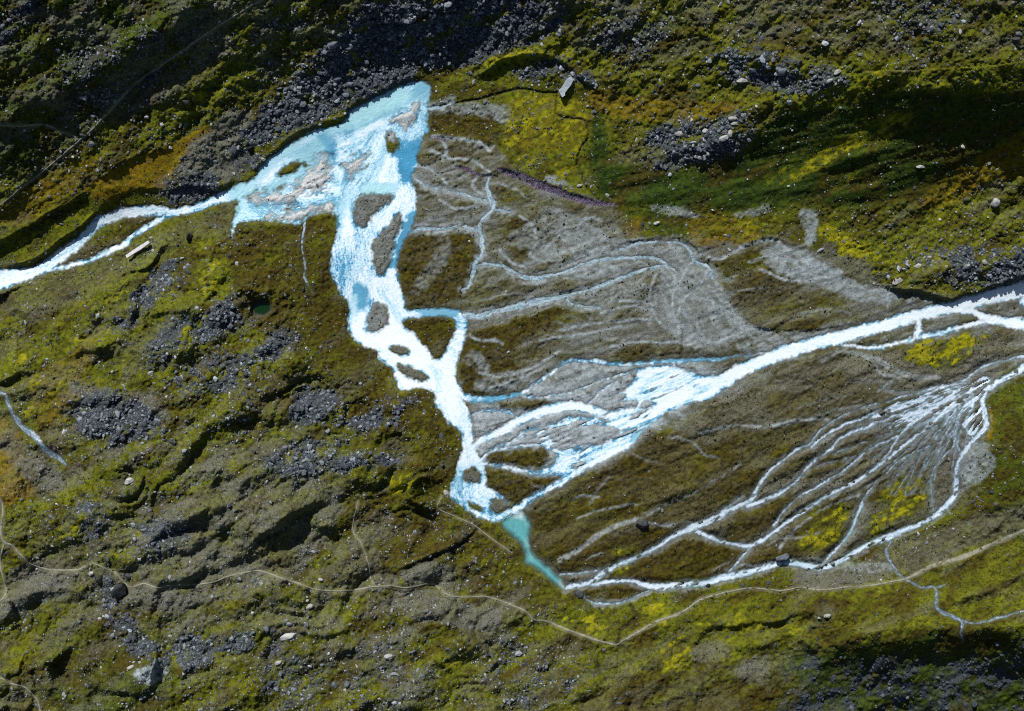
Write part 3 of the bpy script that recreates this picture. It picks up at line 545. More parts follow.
def scarp(pts, h, Lr, side=1, w=3.2, tp=22):
    """a bank: ground on the uphill side lifted by h, falling back over Lr pixels"""
    global DET
    p = smooth_line(pts)[:, :2]
    d, u, v, L = dist_line(p, Lr * 2.6)
    up = -v * side
    tap = sst(0, tp, u) * sst(0, tp, L - u)
    ok = d < Lr * 2.6
    prof = np.where(up > 0, np.exp(-np.maximum(up, 0) / Lr), 0) * sst(-w, w, up)
    prof = np.maximum(prof, sst(-w, w, up) * (np.abs(up) < w))
    DET += np.where(ok, h * tap * prof * sst(Lr * 2.5, Lr * 1.2, d), 0)
DET += south * 4.2 * (fbm(*along(25, 56, 17), 3, 363) - .5)
scarp([(94,214),(102,206),(115,197),(135,191),(155,189),(168,192),(185,186),(205,188),(222,188),(240,176)], 3.0, 26)
scarp([(-60,262),(0,242),(25,229),(50,214),(70,204),(92,188)], 3.4, 20)
scarp([(0,268),(18,266),(38,258),(60,242),(85,224),(96,214),(104,206)], 3, 10)
scarp([(250,177),(284,143),(312,127),(344,117),(352,107),(386,88),(416,77),(430,80)], 1.6, 14)
scarp([(876,286),(900,290),(915,290),(935,296),(960,300),(985,290),(1024,275),(1100,248)], 3.6, 20)
scarp([(734,248),(752,242),(770,238),(800,247),(816,252)], .7, 8, 1, 2)
scarp([(740,324),(760,328),(800,330),(840,327),(858,322)], .8, 12, 1, 2)
scarp([(600,256),(616,249),(632,242),(660,238),(686,240),(700,252),(716,254)], .7, 10, 1, 2)
scarp([(470,78),(488,72),(508,60),(540,56),(566,66),(590,86),(604,92)], 3.5, 16)
scarp([(452,164),(484,177),(500,169),(520,175),(560,190),(600,202),(622,207)], .9, 12)
scarp([(690,186),(740,152),(780,132),(860,110),(960,104),(1060,96),(1140,94)], 10, 90, 1, 36, 110)
scarp([(790,672),(830,656),(870,650),(910,644),(950,648),(1024,652),(1100,650)], 11, 60, 1, 26, 60)
scarp([(392,572),(420,562),(446,550),(470,536),(484,526)], 2.2, 12)
for l in ([(88,192),(120,170),(146,150),(170,132),(210,112),(256,84)], [(-20,226),(30,196),(60,178),(90,152)]): scarp(l, .6, 12)
scarp([(950,606),(985,596),(1010,584),(1050,566)], 3.5, 18, 1, 6); scarp([(960,590),(990,576),(1030,560)], 2.5, 14, 1, 6); scarp([(880,540),(910,536),(960,520),(1010,505)], 1.3, 16, 1, 5)
for (cx, cy, rx, ry, dg, h) in [(96,345,16,9,10,4),(98,398,24,8,20,4),(88,516,9,14,70,4),(158,528,30,9,32,5),(200,512,40,8,30,3.5),(280,520,46,9,32,4),(300,548,50,8,30,3.5),(240,556,30,7,30,3),(125,460,22,9,30,3.5),
        (30,595,34,10,30,4),(40,662,30,7,25,3.5),(450,612,34,20,10,5),(425,574,24,9,20,3),(460,650,24,18,0,3),(320,410,24,12,30,2.5),(380,412,30,9,28,2.5),(330,460,60,10,5,2.5),(216,320,20,14,35,3.5),(165,340,24,12,45,3),
        (720,138,46,16,12,3),(780,66,50,12,-12,4),(970,266,50,12,10,4),(560,78,30,9,-20,3),(150,30,80,14,35,5),(645,519,10,6,20,1.6),(740,655,40,14,10,3),(600,690,60,14,10,4),(500,680,40,12,0,3)]:
    DET += h * blob(cx, cy, rx, ry, dg)
flat_ = np.clip(np.maximum(.85 * ochre * topleft, .8 * blob(130, 196, 46, 16, 8)), 0, 1)
DET = DET * (1 - flat_) + flat_ * .5 * blob(130, 188, 60, 14, 20)
DET -= 1.1 * runnel + .22 * vd
runnel = np.maximum(runnel, .8 * vd)
DET -= 0 * runnel + .5 * mud
FIN = BASE + DET

# paths
PATHS = [
 ('path', [(330,-30,2),(290,-12,2),(256,3,2.2),(236,15,2),(216,27,2),(189,46,2.2),(166,62,2.2),(135,84,2.2),(115,105,2.2),(88,133,2.2),(54,162,1.6),(20,189,1.5),(-10,213,1.5),(-60,250,1.5)]),
 ('path', [(-60,122,1.6),(0,125,1.6),(20,126,1.6),(44,125,2),(61,132,1.6),(78,137,1.6)]),
 ('path', [(-2,496,1.6),(3,508,2),(1,530,2.2),(4,542,3),(12,546,2.2),(22,556,1.8),(32,565,1.8),(52,570,2),(76,570,2.4),(86,566,2.2)]),
 ('path', [(92,563,2),(104,568,2),(114,572,2),(122,580,2),(130,587,2),(144,584,1.8),(158,588,1.8),(169,586,1.6),(209,583,1.8),(230,576,1.8),(256,571,1.8),(276,576,1.8),(300,584,1.8),(317,590,1.8),(347,591,1.8),(371,587,1.8),(391,586,1.8),(408,588,1.8),(432,584,1.8),(445,593,1.8),(459,597,1.6),(486,597,1.8),(509,604,2),(525,611,2),(534,620,2.2),(546,621,2.2),(569,630,2.4),(596,640,2.6),(617,645,2.4)]),
 ('path', [(617,645,2),(628,638,2.6),(654,623,3.2),(681,613,3),(701,600,2.2),(728,592,2),(754,588,2),(780,591,2),(798,588,2),(824,590,2),(848,587,1.8),(864,586,1.8),(880,584,1.8),(904,579,2.4),(916,574,4),(932,566,4.6),(960,558,4.6),(980,550,4.4),(1000,541,4),(1024,531,4),(1090,505,4)]),
 ('path', [(4,544,2),(1,556,2),(1,570,1.6),(5,584,2),(6,592,2),(0,601,2),(-20,612,2)]),
 ('path', [(-30,668,1.6),(0,678,2),(12,684,2),(24,687,2),(34,696,1.8),(39,705,1.6),(42,730,1.6)]),
 ('path', [(358,502,1.2),(353,530,1.2),(362,545,1.2),(369,565,1.2),(371,578,1.2),(376,586,1.2)]),
 ('path', [(442,496,1.2),(438,508,1.3),(452,515,1.2),(470,523,1.2),(484,533,1.2),(496,542,1.3),(512,553,1.2)]),
]
sm = blur(FIN, 2, 2)
trod = np.zeros((NY, NX))
PATHL = []
for nm, l in PATHS:
    q = smooth_line([(a, b, .78 * c) for a, b, c in l], 1.2)
    d, u, v, L = dist_line(q, 10)
    trod = np.maximum(trod, sst(2.2, .2, d))
    PATHL.append(q)
FIN = FIN * (1 - trod) + sm * trod

# carve the water in: level, bank and bed
LEV = np.where(OWN >= 4, blur(FIN, 3, 2) - .3, blur(BASE, 3, 1) - .45)
tz = sst(-14, -3, w_tarn)
LEV = np.where(OWN == 5, np.percentile(FIN[w_tarn > 0], 25) - .3, LEV)
dep = np.array([1.2, 1.8, .8, .6, .6, 1.5])[OWN]
fd = 2.6 + 3.5 * plain
t = sst(0, 1, np.clip(-WAT / fd, 0, 1))
T = np.where(WAT < 0, LEV + (FIN - LEV) * t, LEV - np.minimum(dep, .3 * WAT + .02))
T = np.where((WAT < 0) & (WAT > -3), np.maximum(T, LEV + np.minimum(.35, -.16 * WAT)), T)

def bil(A, x, y):
    x = np.clip(np.asarray(x, float) - X0, 0, NX - 1.001); y = np.clip(np.asarray(y, float) - Y0, 0, NY - 1.001)
    i = x.astype(int); j = y.astype(int); fx = x - i; fy = y - j
    return (A[j, i] * (1 - fx) + A[j, i + 1] * fx) * (1 - fy) + (A[j + 1, i] * (1 - fx) + A[j + 1, i + 1] * fx) * fy

def to_world(px, py, z):
    k = S * (1 - z / H)
    return (px - 512) * k, (355.5 - py) * k, z

# ------------------------------------------------------------------ mesh helpers
def make_mesh(name, V, F):
    me = bpy.data.meshes.new(name)
    F = np.asarray(F, np.int32); k = F.shape[1]
    me.vertices.add(len(V)); me.vertices.foreach_set('co', np.asarray(V, np.float32).ravel())
    me.loops.add(F.size); me.loops.foreach_set('vertex_index', F.ravel())
    me.polygons.add(len(F)); me.polygons.foreach_set('loop_start', np.arange(0, F.size, k, dtype=np.int32))
    me.update(calc_edges=True)
    return me
def link(name, me, mat=None, kind=None):
    o = bpy.data.objects.new(name, me); COL.objects.link(o)
    if mat: me.materials.append(mat)
    if kind: o['kind'] = kind
    return o
def attr_col(me, name, A):
    a = me.attributes.new(name, 'FLOAT_COLOR', 'POINT'); a.data.foreach_set('color', np.asarray(A, np.float32).ravel())
def smooth(me, on=True): me.polygons.foreach_set('use_smooth', np.full(len(me.polygons), on))

# ------------------------------------------------------------------ materials
class N:
    def __init__(s, name):
        s.m = bpy.data.materials.new(name); s.m.use_nodes = True
        s.t = s.m.node_tree; s.b = s.t.nodes['Principled BSDF']
    def node(s, typ, **kw):
        n = s.t.nodes.new(typ)
        for k, v in kw.items(): setattr(n, k, v)
        return n
    def put(s, sock, v):
        if isinstance(v, bpy.types.NodeSocket): s.t.links.new(v, sock)
        elif isinstance(v, (tuple, list)) and len(v) == 3 and sock.type == 'RGBA': sock.default_value = (*v, 1)
        else: sock.default_value = v
    def attr(s, name):
        n = s.node('ShaderNodeAttribute', attribute_name=name); return n
    def sep(s, name):
        a = s.attr(name); q = s.node('ShaderNodeSeparateColor'); s.put(q.inputs[0], a.outputs['Color'])
        return q.outputs[0], q.outputs[1], q.outputs[2], a.outputs['Alpha']
    def mix(s, f, a, b, mode='MIX'):
        n = s.node('ShaderNodeMix', data_type='RGBA', blend_type=mode); n.clamp_factor = True
        s.put(n.inputs[0], f); s.put(n.inputs[6], a); s.put(n.inputs[7], b); return n.outputs[2]
    def math(s, op, a, b=0.0, clamp=False):
        n = s.node('ShaderNodeMath', operation=op); n.use_clamp = clamp
        s.put(n.inputs[0], a); s.put(n.inputs[1], b); return n.outputs[0]
    def noise(s, scale, detail=4, rough=.55, vec=None, dist=0.0):
        n = s.node('ShaderNodeTexNoise'); n.inputs['Scale'].default_value = scale; n.inputs['Detail'].default_value = detail
        n.inputs['Roughness'].default_value = rough; n.inputs['Distortion'].default_value = dist
        s.put(n.inputs['Vector'], vec if vec is not None else s.obj()); return n.outputs['Fac']
    def voro(s, scale, vec=None, out='Distance', feature='F1'):
        n = s.node('ShaderNodeTexVoronoi', feature=feature); n.inputs['Scale'].default_value = scale
        s.put(n.inputs['Vector'], vec if vec is not None else s.obj()); return n.outputs[out]
    def obj(s):
        if not hasattr(s, '_o'): s._o = s.node('ShaderNodeTexCoord').outputs['Object']
        return s._o
    def ramp(s, f, lo, hi):
        n = s.node('ShaderNodeMapRange', interpolation_type='SMOOTHSTEP'); s.put(n.inputs[0], f)
        n.inputs[1].default_value = lo; n.inputs[2].default_value = hi; return n.outputs[0]
    def bump(s, h, strength, dist):
        n = s.node('ShaderNodeBump'); n.inputs['Strength'].default_value = strength; n.inputs['Distance'].default_value = dist
        s.put(n.inputs['Height'], h); s.put(s.b.inputs['Normal'], n.outputs[0])
    def done(s, col, rough=.9, spec=.2):
        s.put(s.b.inputs['Base Color'], col); s.put(s.b.inputs['Roughness'], rough); s.b.inputs['Specular IOR Level'].default_value = spec
        return s.m

def ground_mat():
    n = N('ground_cover')
    moss_, dkg_, brown_, ochre_ = n.sep('cover_a')
    grav_, scree_, silt_, mud_ = n.sep('cover_b')
    trod_, run_, wet_, sand_ = n.sep('cover_c')
    a = n.noise(.07, 5); b = n.noise(.45, 5, .62); c = n.noise(1.6, 3, .6); d = n.noise(3.4, 2, .5)
    heath = n.mix(n.ramp(a, .35, .65), (.074, .080, .002), (.128, .138, .004))
    heath = n.mix(n.ramp(b, .40, .68), heath, (.032, .033, .003))
    heath = n.mix(n.math('MULTIPLY', n.ramp(c, .54, .70), .75), heath, (.21, .205, .020))
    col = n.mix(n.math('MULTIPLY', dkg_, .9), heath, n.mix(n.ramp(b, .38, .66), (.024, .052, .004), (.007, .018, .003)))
    col = n.mix(n.math('MULTIPLY', brown_, .9), col, n.mix(n.ramp(b, .35, .65), (.062, .046, .004), (.027, .018, .003)))
    col = n.mix(n.math('MULTIPLY', ochre_, .9), col, n.mix(n.ramp(b, .35, .65), (.25, .155, .004), (.130, .085, .004)))
    mossc = n.mix(n.ramp(b, .36, .66), (.27, .250, .006), (.135, .135, .005))
    mossc = n.mix(n.ramp(moss_, .45, .85), n.mix(n.ramp(b, .36, .66), (.135, .160, .006), (.062, .080, .004)), mossc)
    col = n.mix(n.math('MULTIPLY', moss_, 1.0, True), col, mossc)
    gr = n.mix(n.ramp(c, .38, .64), (.074, .074, .054), (.162, .164, .140))
    gr = n.mix(n.math('MULTIPLY', n.ramp(a, .45, .62), .35), gr, (.125, .120, .070))
    gr = n.mix(n.ramp(d, .60, .70), gr, (.050, .054, .050))
    gr = n.mix(n.math('MULTIPLY', n.ramp(b, .46, .64), .6), gr, (.072, .068, .032))
    gfac = n.math('ADD', n.math('MULTIPLY', grav_, 1.25), n.math('MULTIPLY', n.math('SUBTRACT', c, .5), n.math('MULTIPLY', grav_, 1.1)), True)
    col = n.mix(gfac, col, gr)
    sc = n.mix(n.ramp(c, .35, .66), (.018, .024, .034), (.070, .085, .108))
    col = n.mix(n.math('MULTIPLY', n.ramp(scree_, .15, .85), .85), col, sc)
    si = n.mix(n.ramp(b, .35, .66), (.37, .425, .450), (.22, .258, .278))
    si = n.mix(n.ramp(d, .60, .72), si, (.16, .165, .16))
    sfac = n.math('ADD', silt_, n.math('MULTIPLY', n.math('SUBTRACT', c, .5), n.math('MULTIPLY', silt_, 1.2)), True)
    col = n.mix(sfac, col, si)
    col = n.mix(mud_, col, n.mix(n.ramp(c, .4, .68), (.040, .028, .050), (.20, .17, .24)))
    col = n.mix(n.math('MULTIPLY', trod_, .45), col, (.20, .19, .12))
    col = n.mix(n.math('MULTIPLY', run_, .7), col, (.022, .022, .010))
    col = n.mix(n.math('MULTIPLY', wet_, .32), col, (.06, .07, .075))
    col = n.mix(n.math('MULTIPLY', sand_, .9), col, n.mix(n.ramp(c, .35, .65), (.64, .65, .64), (.42, .42, .41)))
    h = n.math('ADD', n.math('MULTIPLY', c, .6), n.math('MULTIPLY', d, .4))
    n.bump(h, .9, .5)
    return n.done(col, .92, .15)

def water_mat(name, blue, turq, pale, clear=(-.8, 3.2, 1.0), white=(.74, .83, .89)):
    n = N(name)
    foam_, turq_, shore_, calm_ = n.sep('water_state')
    fl = n.attr('flow').outputs['Vector']
    mp = n.node('ShaderNodeMapping'); n.put(mp.inputs['Vector'], fl); mp.inputs['Scale'].default_value = (.30, .55, 1)
    ribs = n.noise(1.0, 3, .6, mp.outputs[0], .6)
    mp2 = n.node('ShaderNodeMapping'); n.put(mp2.inputs['Vector'], fl); mp2.inputs['Scale'].default_value = (.06, .42, 1)
    streak = n.noise(1.0, 4, .6, mp2.outputs[0], .3)
    fine = n.noise(1.1, 3, .6); big = n.noise(.12, 3, .5)
    v = n.math('ADD', n.math('MULTIPLY', ribs, .42), n.math('ADD', n.math('MULTIPLY', streak, .33), n.math('MULTIPLY', fine, .25)))
    f = n.math('ADD', foam_, n.math('MULTIPLY', n.math('SUBTRACT', v, .5), n.math('SUBTRACT', 3.8, n.math('MULTIPLY', calm_, 3.4))))
    deep = n.mix(turq_, n.mix(n.ramp(big, .35, .65), blue, tuple(c * .8 for c in blue)), n.mix(n.ramp(streak, .3, .7), turq, tuple(min(1, c * 1.25) for c in turq)))
    mid = n.mix(n.ramp(f, .05, .50), deep, pale)
    col = n.mix(n.ramp(f, .42, .95), mid, white)
    col = n.mix(n.math('MULTIPLY', shore_, .45), col, n.mix(.5, deep, (.20, .25, .26)))
    dp = n.attr('depth').outputs['Fac']
    opac = n.ramp(n.math('ADD', dp, n.math('MULTIPLY', n.math('SUBTRACT', v, .5), 3.0)), clear[0], clear[1])
    n.put(n.b.inputs['Alpha'], n.math('MULTIPLY', opac, clear[2]))
    n.bump(n.math('ADD', n.math('MULTIPLY', n.noise(.55, 3, .6), .6), n.math('MULTIPLY', fine, .4)), .55, .5)
    rough = n.math('ADD', .18, n.math('MULTIPLY', n.ramp(f, .1, .7), .5))
    return n.done(col, rough, .4)

def path_mat():
    n = N('trodden_earth')
    a = n.noise(.5, 4); b = n.noise(2.2, 3)
    col = n.mix(n.ramp(a, .35, .65), (.25, .25, .20), (.155, .155, .105))
    col = n.mix(n.ramp(b, .5, .7), col, (.28, .28, .24)); n.bump(b, .5, .2)
    return n.done(col, .95, .1)

def stone_mat(name, lo, hi, lich):
    n = N(name)
    a = n.noise(.9, 5, .62); b = n.noise(3.0, 4); c = n.noise(.45, 3)
    info = n.node('ShaderNodeObjectInfo').outputs['Random']
    col = n.mix(n.ramp(a, .32, .68), lo, hi)
    col = n.mix(n.math('MULTIPLY', info, .4), col, tuple(c * .6 for c in lo))
    col = n.mix(n.math('MULTIPLY', n.ramp(b, .58, .7), .6), col, tuple(c * .5 for c in lo))
    col = n.mix(n.math('MULTIPLY', n.ramp(c, .60, .72), .5), col, lich)
    n.bump(n.math('ADD', a, b), .7, .3)
    return n.done(col, .85, .3)

def scree_mat():
    n = N('loose_stone')
    t, _, _, _ = n.sep('tone')
    b = n.noise(1.2, 4)
    col = n.mix(t, (.026, .034, .048), (.44, .48, .53))
    col = n.mix(n.math('MULTIPLY', n.ramp(b, .5, .7), .5), col, (.09, .09, .085))
    n.bump(b, .5, .2)
    return n.done(col, .85, .25)

def shrub_mat():
    n = N('shrub_leaves')
    t, _, _, _ = n.sep('tone')
    return n.done(n.mix(t, (.012, .017, .004), (.085, .088, .010)), .85, .15)

# ------------------------------------------------------------------ the ground, one sheet out to the horizon
far = [1.5]
while sum(far) < 7600: far.append(far[-1] * 1.22)
far = np.cumsum(far)
ox = np.r_[X0 - far[::-1], gx, X1 + far]; oy = np.r_[Y0 - far[::-1], gy, Y1 + far]
nf_ = len(far)
ci = np.clip(np.arange(len(ox)) - nf_, 0, NX - 1); cj = np.clip(np.arange(len(oy)) - nf_, 0, NY - 1)
def ext(A): return A[np.ix_(cj, ci)]
OX, OY = np.meshgrid(ox, oy)
Zg = ext(T)
away = np.maximum(np.maximum(X0 - OX, OX - X1), np.maximum(np.maximum(Y0 - OY, OY - Y1), 0))
g = sst(0, 900, away)
Zfar = ext(blur(BASE, 40, 2))
Zg = Zg * (1 - sst(0, 60, away)) + Zfar * sst(0, 60, away) + g * 60 * (fbm(OX / 700, OY / 700, 4, 401) - .45) + sst(0, 60, away) * 4 * (fbm(OX / 60, OY / 60, 3, 402) - .5)
wx, wy, wz = to_world(OX, OY, Zg)
V = np.stack([wx, wy, wz], -1).reshape(-1, 3)
nx_, ny_ = len(ox), len(oy)
idx = np.arange(nx_ * ny_).reshape(ny_, nx_)
F = np.stack([idx[1:, :-1], idx[1:, 1:], idx[:-1, 1:], idx[:-1, :-1]], -1).reshape(-1, 4)
me = make_mesh('ground', V, F); smooth(me)
fadeout = 1 - sst(0, 40, away)
def beyond(A, mean, seed):
    """outside the surveyed strip the cover goes over into patches of the same kinds"""
    return ext(A) * fadeout + (1 - fadeout) * np.clip(mean * 2.2 * sst(.3, .75, fbm(OX / 55, OY / 40, 4, seed)), 0, 1)
attr_col(me, 'cover_a', np.stack([beyond(moss, .2, 501), beyond(dkg, .35, 502), beyond(brown, .4, 503), beyond(ochre, .08, 504)], -1))
attr_col(me, 'cover_b', np.stack([beyond(gravel, .3, 505), beyond(scree, .12, 506), ext(silt) * fadeout, ext(mud) * fadeout], -1))
wetm = sst(-2.6, -.3, WAT) * (1 - .8 * silt) * (1 - sand)
attr_col(me, 'cover_c', np.stack([ext(trod) * fadeout, ext(runnel) * fadeout, ext(wetm) * fadeout, ext(sand) * fadeout], -1))
link('ground', me, ground_mat(), 'structure')

# ------------------------------------------------------------------ water sheets
foam = np.array([.78, .06, .34, .34, .22, .02])[OWN].astype(float)
turqm = np.array([.0, 1., .15, .0, .0, .0])[OWN].astype(float)
calm = np.array([.0, 1., .1, .3, .3, 1.])[OWN].astype(float)
foam = np.where((OWN == 0) & (PX < 226), .92, foam)
def tint(p, f=None, tq=None, cm=None, k=1.0, feather=8):
    global foam, turqm, calm
    a = k * area(p, feather * 1.5, 5, 260 + int(p[0][0]) % 77, 7)
    if f is not None: foam = foam * (1 - a) + f * a
    if tq is not None: turqm = turqm * (1 - a) + tq * a
    if cm is not None: calm = calm * (1 - a) + cm * a
tint([(225,190),(252,176),(284,143),(312,127),(344,117),(352,108),(386,88),(416,76),(434,84),(430,104),(418,100),(396,112),(370,122),(350,132),(322,136),(300,150),(276,168),(262,186),(262,196),(246,200),(240,226),(228,240),(232,200)], .12, 1, .75, 1, 12)
tint([(250,205),(300,205),(336,195),(336,218),(300,226),(240,226)], .35, .4, .3)
tint([(262,190),(300,150),(330,132),(336,150),(330,170),(300,186)], .30, .7, .5)
tint([(400,86),(430,84),(430,130),(418,130),(418,100)], .30, .4, .5)
tint([(320,136),(340,142),(350,136),(352,126),(336,150),(334,166),(326,150)], .02, .1, .6)
tint([(350,140),(384,128),(392,170),(370,190),(340,230),(334,180),(345,150)], .52, .3, .2)
tint([(404,138),(426,134),(420,152),(416,166),(410,180),(400,180),(397,154),(402,146)], -.10, .0, .85)
tint([(392,120),(412,128),(424,132),(424,140),(402,140),(390,130)], .45, .2, .3)
tint([(364,184),(394,184),(394,194),(366,196)], .10, 1, .9, 1, 4)
tint([(417,210),(418,218),(406,246),(398,268),(390,268),(394,250),(404,222),(410,210)], -.02, .1, .9, 1, 4)
tint([(332,206),(342,200),(352,196),(352,214),(346,216)], .32, .5, .5)
tint([(330,255),(350,250),(352,262),(346,290),(334,284)], .34, .0, .0)
tint([(352,288),(360,284),(368,290),(370,302),(365,326),(360,330),(356,310)], -.06, .15, .9, 1, 5)
tint([(349,296),(356,296),(356,330),(350,330)], .45, .6, .6, 1, 4)
tint([(408,309),(452,309),(458,316),(450,318),(410,317)], -.02, .35, .9, 1, 4)
tint([(456,368),(462,388),(482,396),(516,391),(522,398),(482,406),(462,402),(454,384)], .16, .2, .35, 1, 5)
tint([(452,400),(440,412),(446,424),(436,396),(422,386)], .55, .1, .2, 1, 4)
tint([(636,359),(700,356),(760,350),(760,356),(690,364),(640,367)], .16, .25, .5, 1, 3)
tint([(452,462),(462,450),(480,460),(486,474),(470,486),(450,490)], .55, .3, .1, 1, 5)
tint([(450,490),(490,500),(500,520),(470,514)], .62, .1, .0)
tint([(700,580),(720,575),(720,584),(680,590)], .25, .6, .6, 1, 4)
tint([(784,560),(816,560),(812,570),(790,570)], .2, .8, .7, 1, 4)
tint([(870,490),(880,482),(852,546),(840,550)], .15, 1, .3, 1, 4)
tint([(716,374),(860,318),(1160,230),(1160,340),(1024,330),(860,352),(724,398)], 1.02, .0, .62)
tint([(640,366),(720,372),(722,396),(660,420),(620,452),(590,464),(600,420)], .90, .0, .35)
tint([(350,330),(380,300),(400,290),(430,330),(460,380),(478,430),(476,462),(456,462),(460,430),(430,396),(396,384)], .98, .0, .45)
tint([(478,440),(540,404),(600,400),(636,404),(630,418),(560,414),(484,452)], 1.0, .0, .5)
tint([(716,396),(706,398),(716,404)], .1, .6, .8, 1, 3)
tint([(632,436),(660,416),(664,424),(640,446)], .2, .6, .6, 1, 3)
rim = .55 * fbm(FU / 16, FV / 9, 3, 421) + .45 * fbm(PX / 5, PY / 5, 3, 422)
foam = foam - .75 * sst(5.5, .6, WAT) * sst(.42, .62, rim) * (OWN == 0)
lag = fbm(FU / 40, FV / 9, 4, 423)
foam = foam + fz * (1.9 * (fbm(*along(22, 34, 3.6), 4, 427) - .5) - .08)
foam = foam + np.where(OWN == 0, 1.1 * (lag - .52), 0) * sst(1150, 300, PX) * sst(5, 9, WAT + 4)
foam = np.where(OWN == 2, foam + .45 * sst(.2, 1.8, WAT) - .05 + .8 * (fbm(FU / 22, FV / 4, 3, 424) - .5), foam)
turqm = np.where(OWN == 1, turqm * sst(.25, .7, fbm(*along(-50, 22, 9), 3, 425) + .25), turqm)
foam = np.where(OWN == 1, foam + .75 * sst(16, 0, np.hypot(PX - 516, PY - 509)) + .35 * sst(14, 0, np.hypot(PX - 563, PY - 589)) + .5 * (fbm(*along(-55, 26, 6), 3, 426) - .5), foam)
shore = np.clip(sst(2.4, .1, WAT) * (.55 + .8 * sst(.40, .6, rim)), 0, 1) * (1 - .5 * np.clip(foam, 0, 1)) 
LW = LEV + .16 * (fbm(PX / 3.5, PY / 3.5, 2, 420) - .5) * np.clip(foam, .08, 1)
wx, wy, wz = to_world(PX, PY, LW)
VW = np.stack([wx, wy, wz], -1)
MATS = {'river': water_mat('river_water', (.060, .29, .50), (.34, .60, .65), (.40, .64, .78)),
        'pool': water_mat('pool_water', (.06, .25, .28), (.095, .31, .325), (.42, .62, .62), (-.8, 7.0, 1.0)),
        'stream': water_mat('stream_water', (.17, .25, .31), (.16, .40, .36), (.36, .47, .57), (-.9, 2.0, .95), (.62, .72, .82)),
        'rivulet': water_mat('rivulet_water', (.16, .30, .38), (.22, .48, .46), (.44, .54, .60), (-1.3, 1.2, .92)),
        'brook': water_mat('brook_water', (.10, .17, .24), (.14, .26, .28), (.34, .42, .50), (-.8, 1.8, .8)),
        'tarn': water_mat('tarn_water', (.004, .030, .005), (.006, .040, .007), (.01, .05, .01))}
wet = WAT > -1.3
fw = wet[:-1, :-1] & wet[:-1, 1:] & wet[1:, :-1] & wet[1:, 1:]
fo = OWN[:-1, :-1]
gid = np.arange(NX * NY).reshape(NY, NX)
for k, nm in enumerate(KINDS):
    jj, ii = np.nonzero(fw & (fo == k))
    if not len(jj): continue
    Fq = np.stack([gid[jj + 1, ii], gid[jj + 1, ii + 1], gid[jj, ii + 1], gid[jj, ii]], -1)
    used, inv = np.unique(Fq, return_inverse=True)
    me = make_mesh(nm, VW.reshape(-1, 3)[used], inv.reshape(-1, 4)); smooth(me)
    attr_col(me, 'water_state', np.stack([foam, turqm, shore, calm], -1).reshape(-1, 4)[used])
    a = me.attributes.new('flow', 'FLOAT_VECTOR', 'POINT')
    a.data.foreach_set('vector', np.stack([FU * (OWN != 5), FV * (OWN != 5), FU * 0], -1).reshape(-1, 3)[used].astype(np.float32).ravel())
    d_ = me.attributes.new('depth', 'FLOAT', 'POINT'); d_.data.foreach_set('value', WAT.ravel()[used].astype(np.float32))
    link(nm, me, MATS[nm], 'structure')

# ------------------------------------------------------------------ trodden paths
pm = path_mat()
for (nm, l), q in zip(PATHS, PATHL):
    tan = np.gradient(q[:, :2], axis=0); tan /= np.hypot(tan[:, 0], tan[:, 1])[:, None] + 1e-9
    nr = np.stack([-tan[:, 1], tan[:, 0]], -1)
    jit = .75 + .6 * fbm(np.arange(len(q)) / 7.0, np.full(len(q), q[0, 0]), 3, 430)
    sh = 1.1 * (fbm(np.arange(len(q)) / 9.0, np.full(len(q), q[0, 1]), 3, 431) - .5)
    rows = []
    for s in (-1, -.5, 0, .5, 1):
        x = q[:, 0] + nr[:, 0] * (s * q[:, 2] / 2 * jit + sh); y = q[:, 1] + nr[:, 1] * (s * q[:, 2] / 2 * jit + sh)
        z = bil(T, x, y) + (.26 if abs(s) < 1 else .04)
        rows.append(np.stack(to_world(x, y, z), -1))
    Vp = np.stack(rows, 1); n = len(q)
    ii = np.arange(n * 5).reshape(n, 5)
    Fp = np.stack([ii[:-1, :-1], ii[1:, :-1], ii[1:, 1:], ii[:-1, 1:]], -1)
    worn = .6 * fbm(np.arange(n - 1) / 12.0, np.full(n - 1, q[0, 0] + 5), 3, 432)[:, None] + .4 * fbm(np.arange(n - 1)[:, None] / 2.5, np.arange(4)[None] * 1.7 + q[0, 1], 2, 433)
    Fp = Fp[worn > (.36 if len(q) > 340 and q[0, 0] > 600 else .24)].reshape(-1, 4)
    me = make_mesh(nm, Vp.reshape(-1, 3), Fp); smooth(me)
    if len(me.polygons) and me.polygons[0].normal.z < 0: me.flip_normals()
    link(nm, me, pm, 'structure')

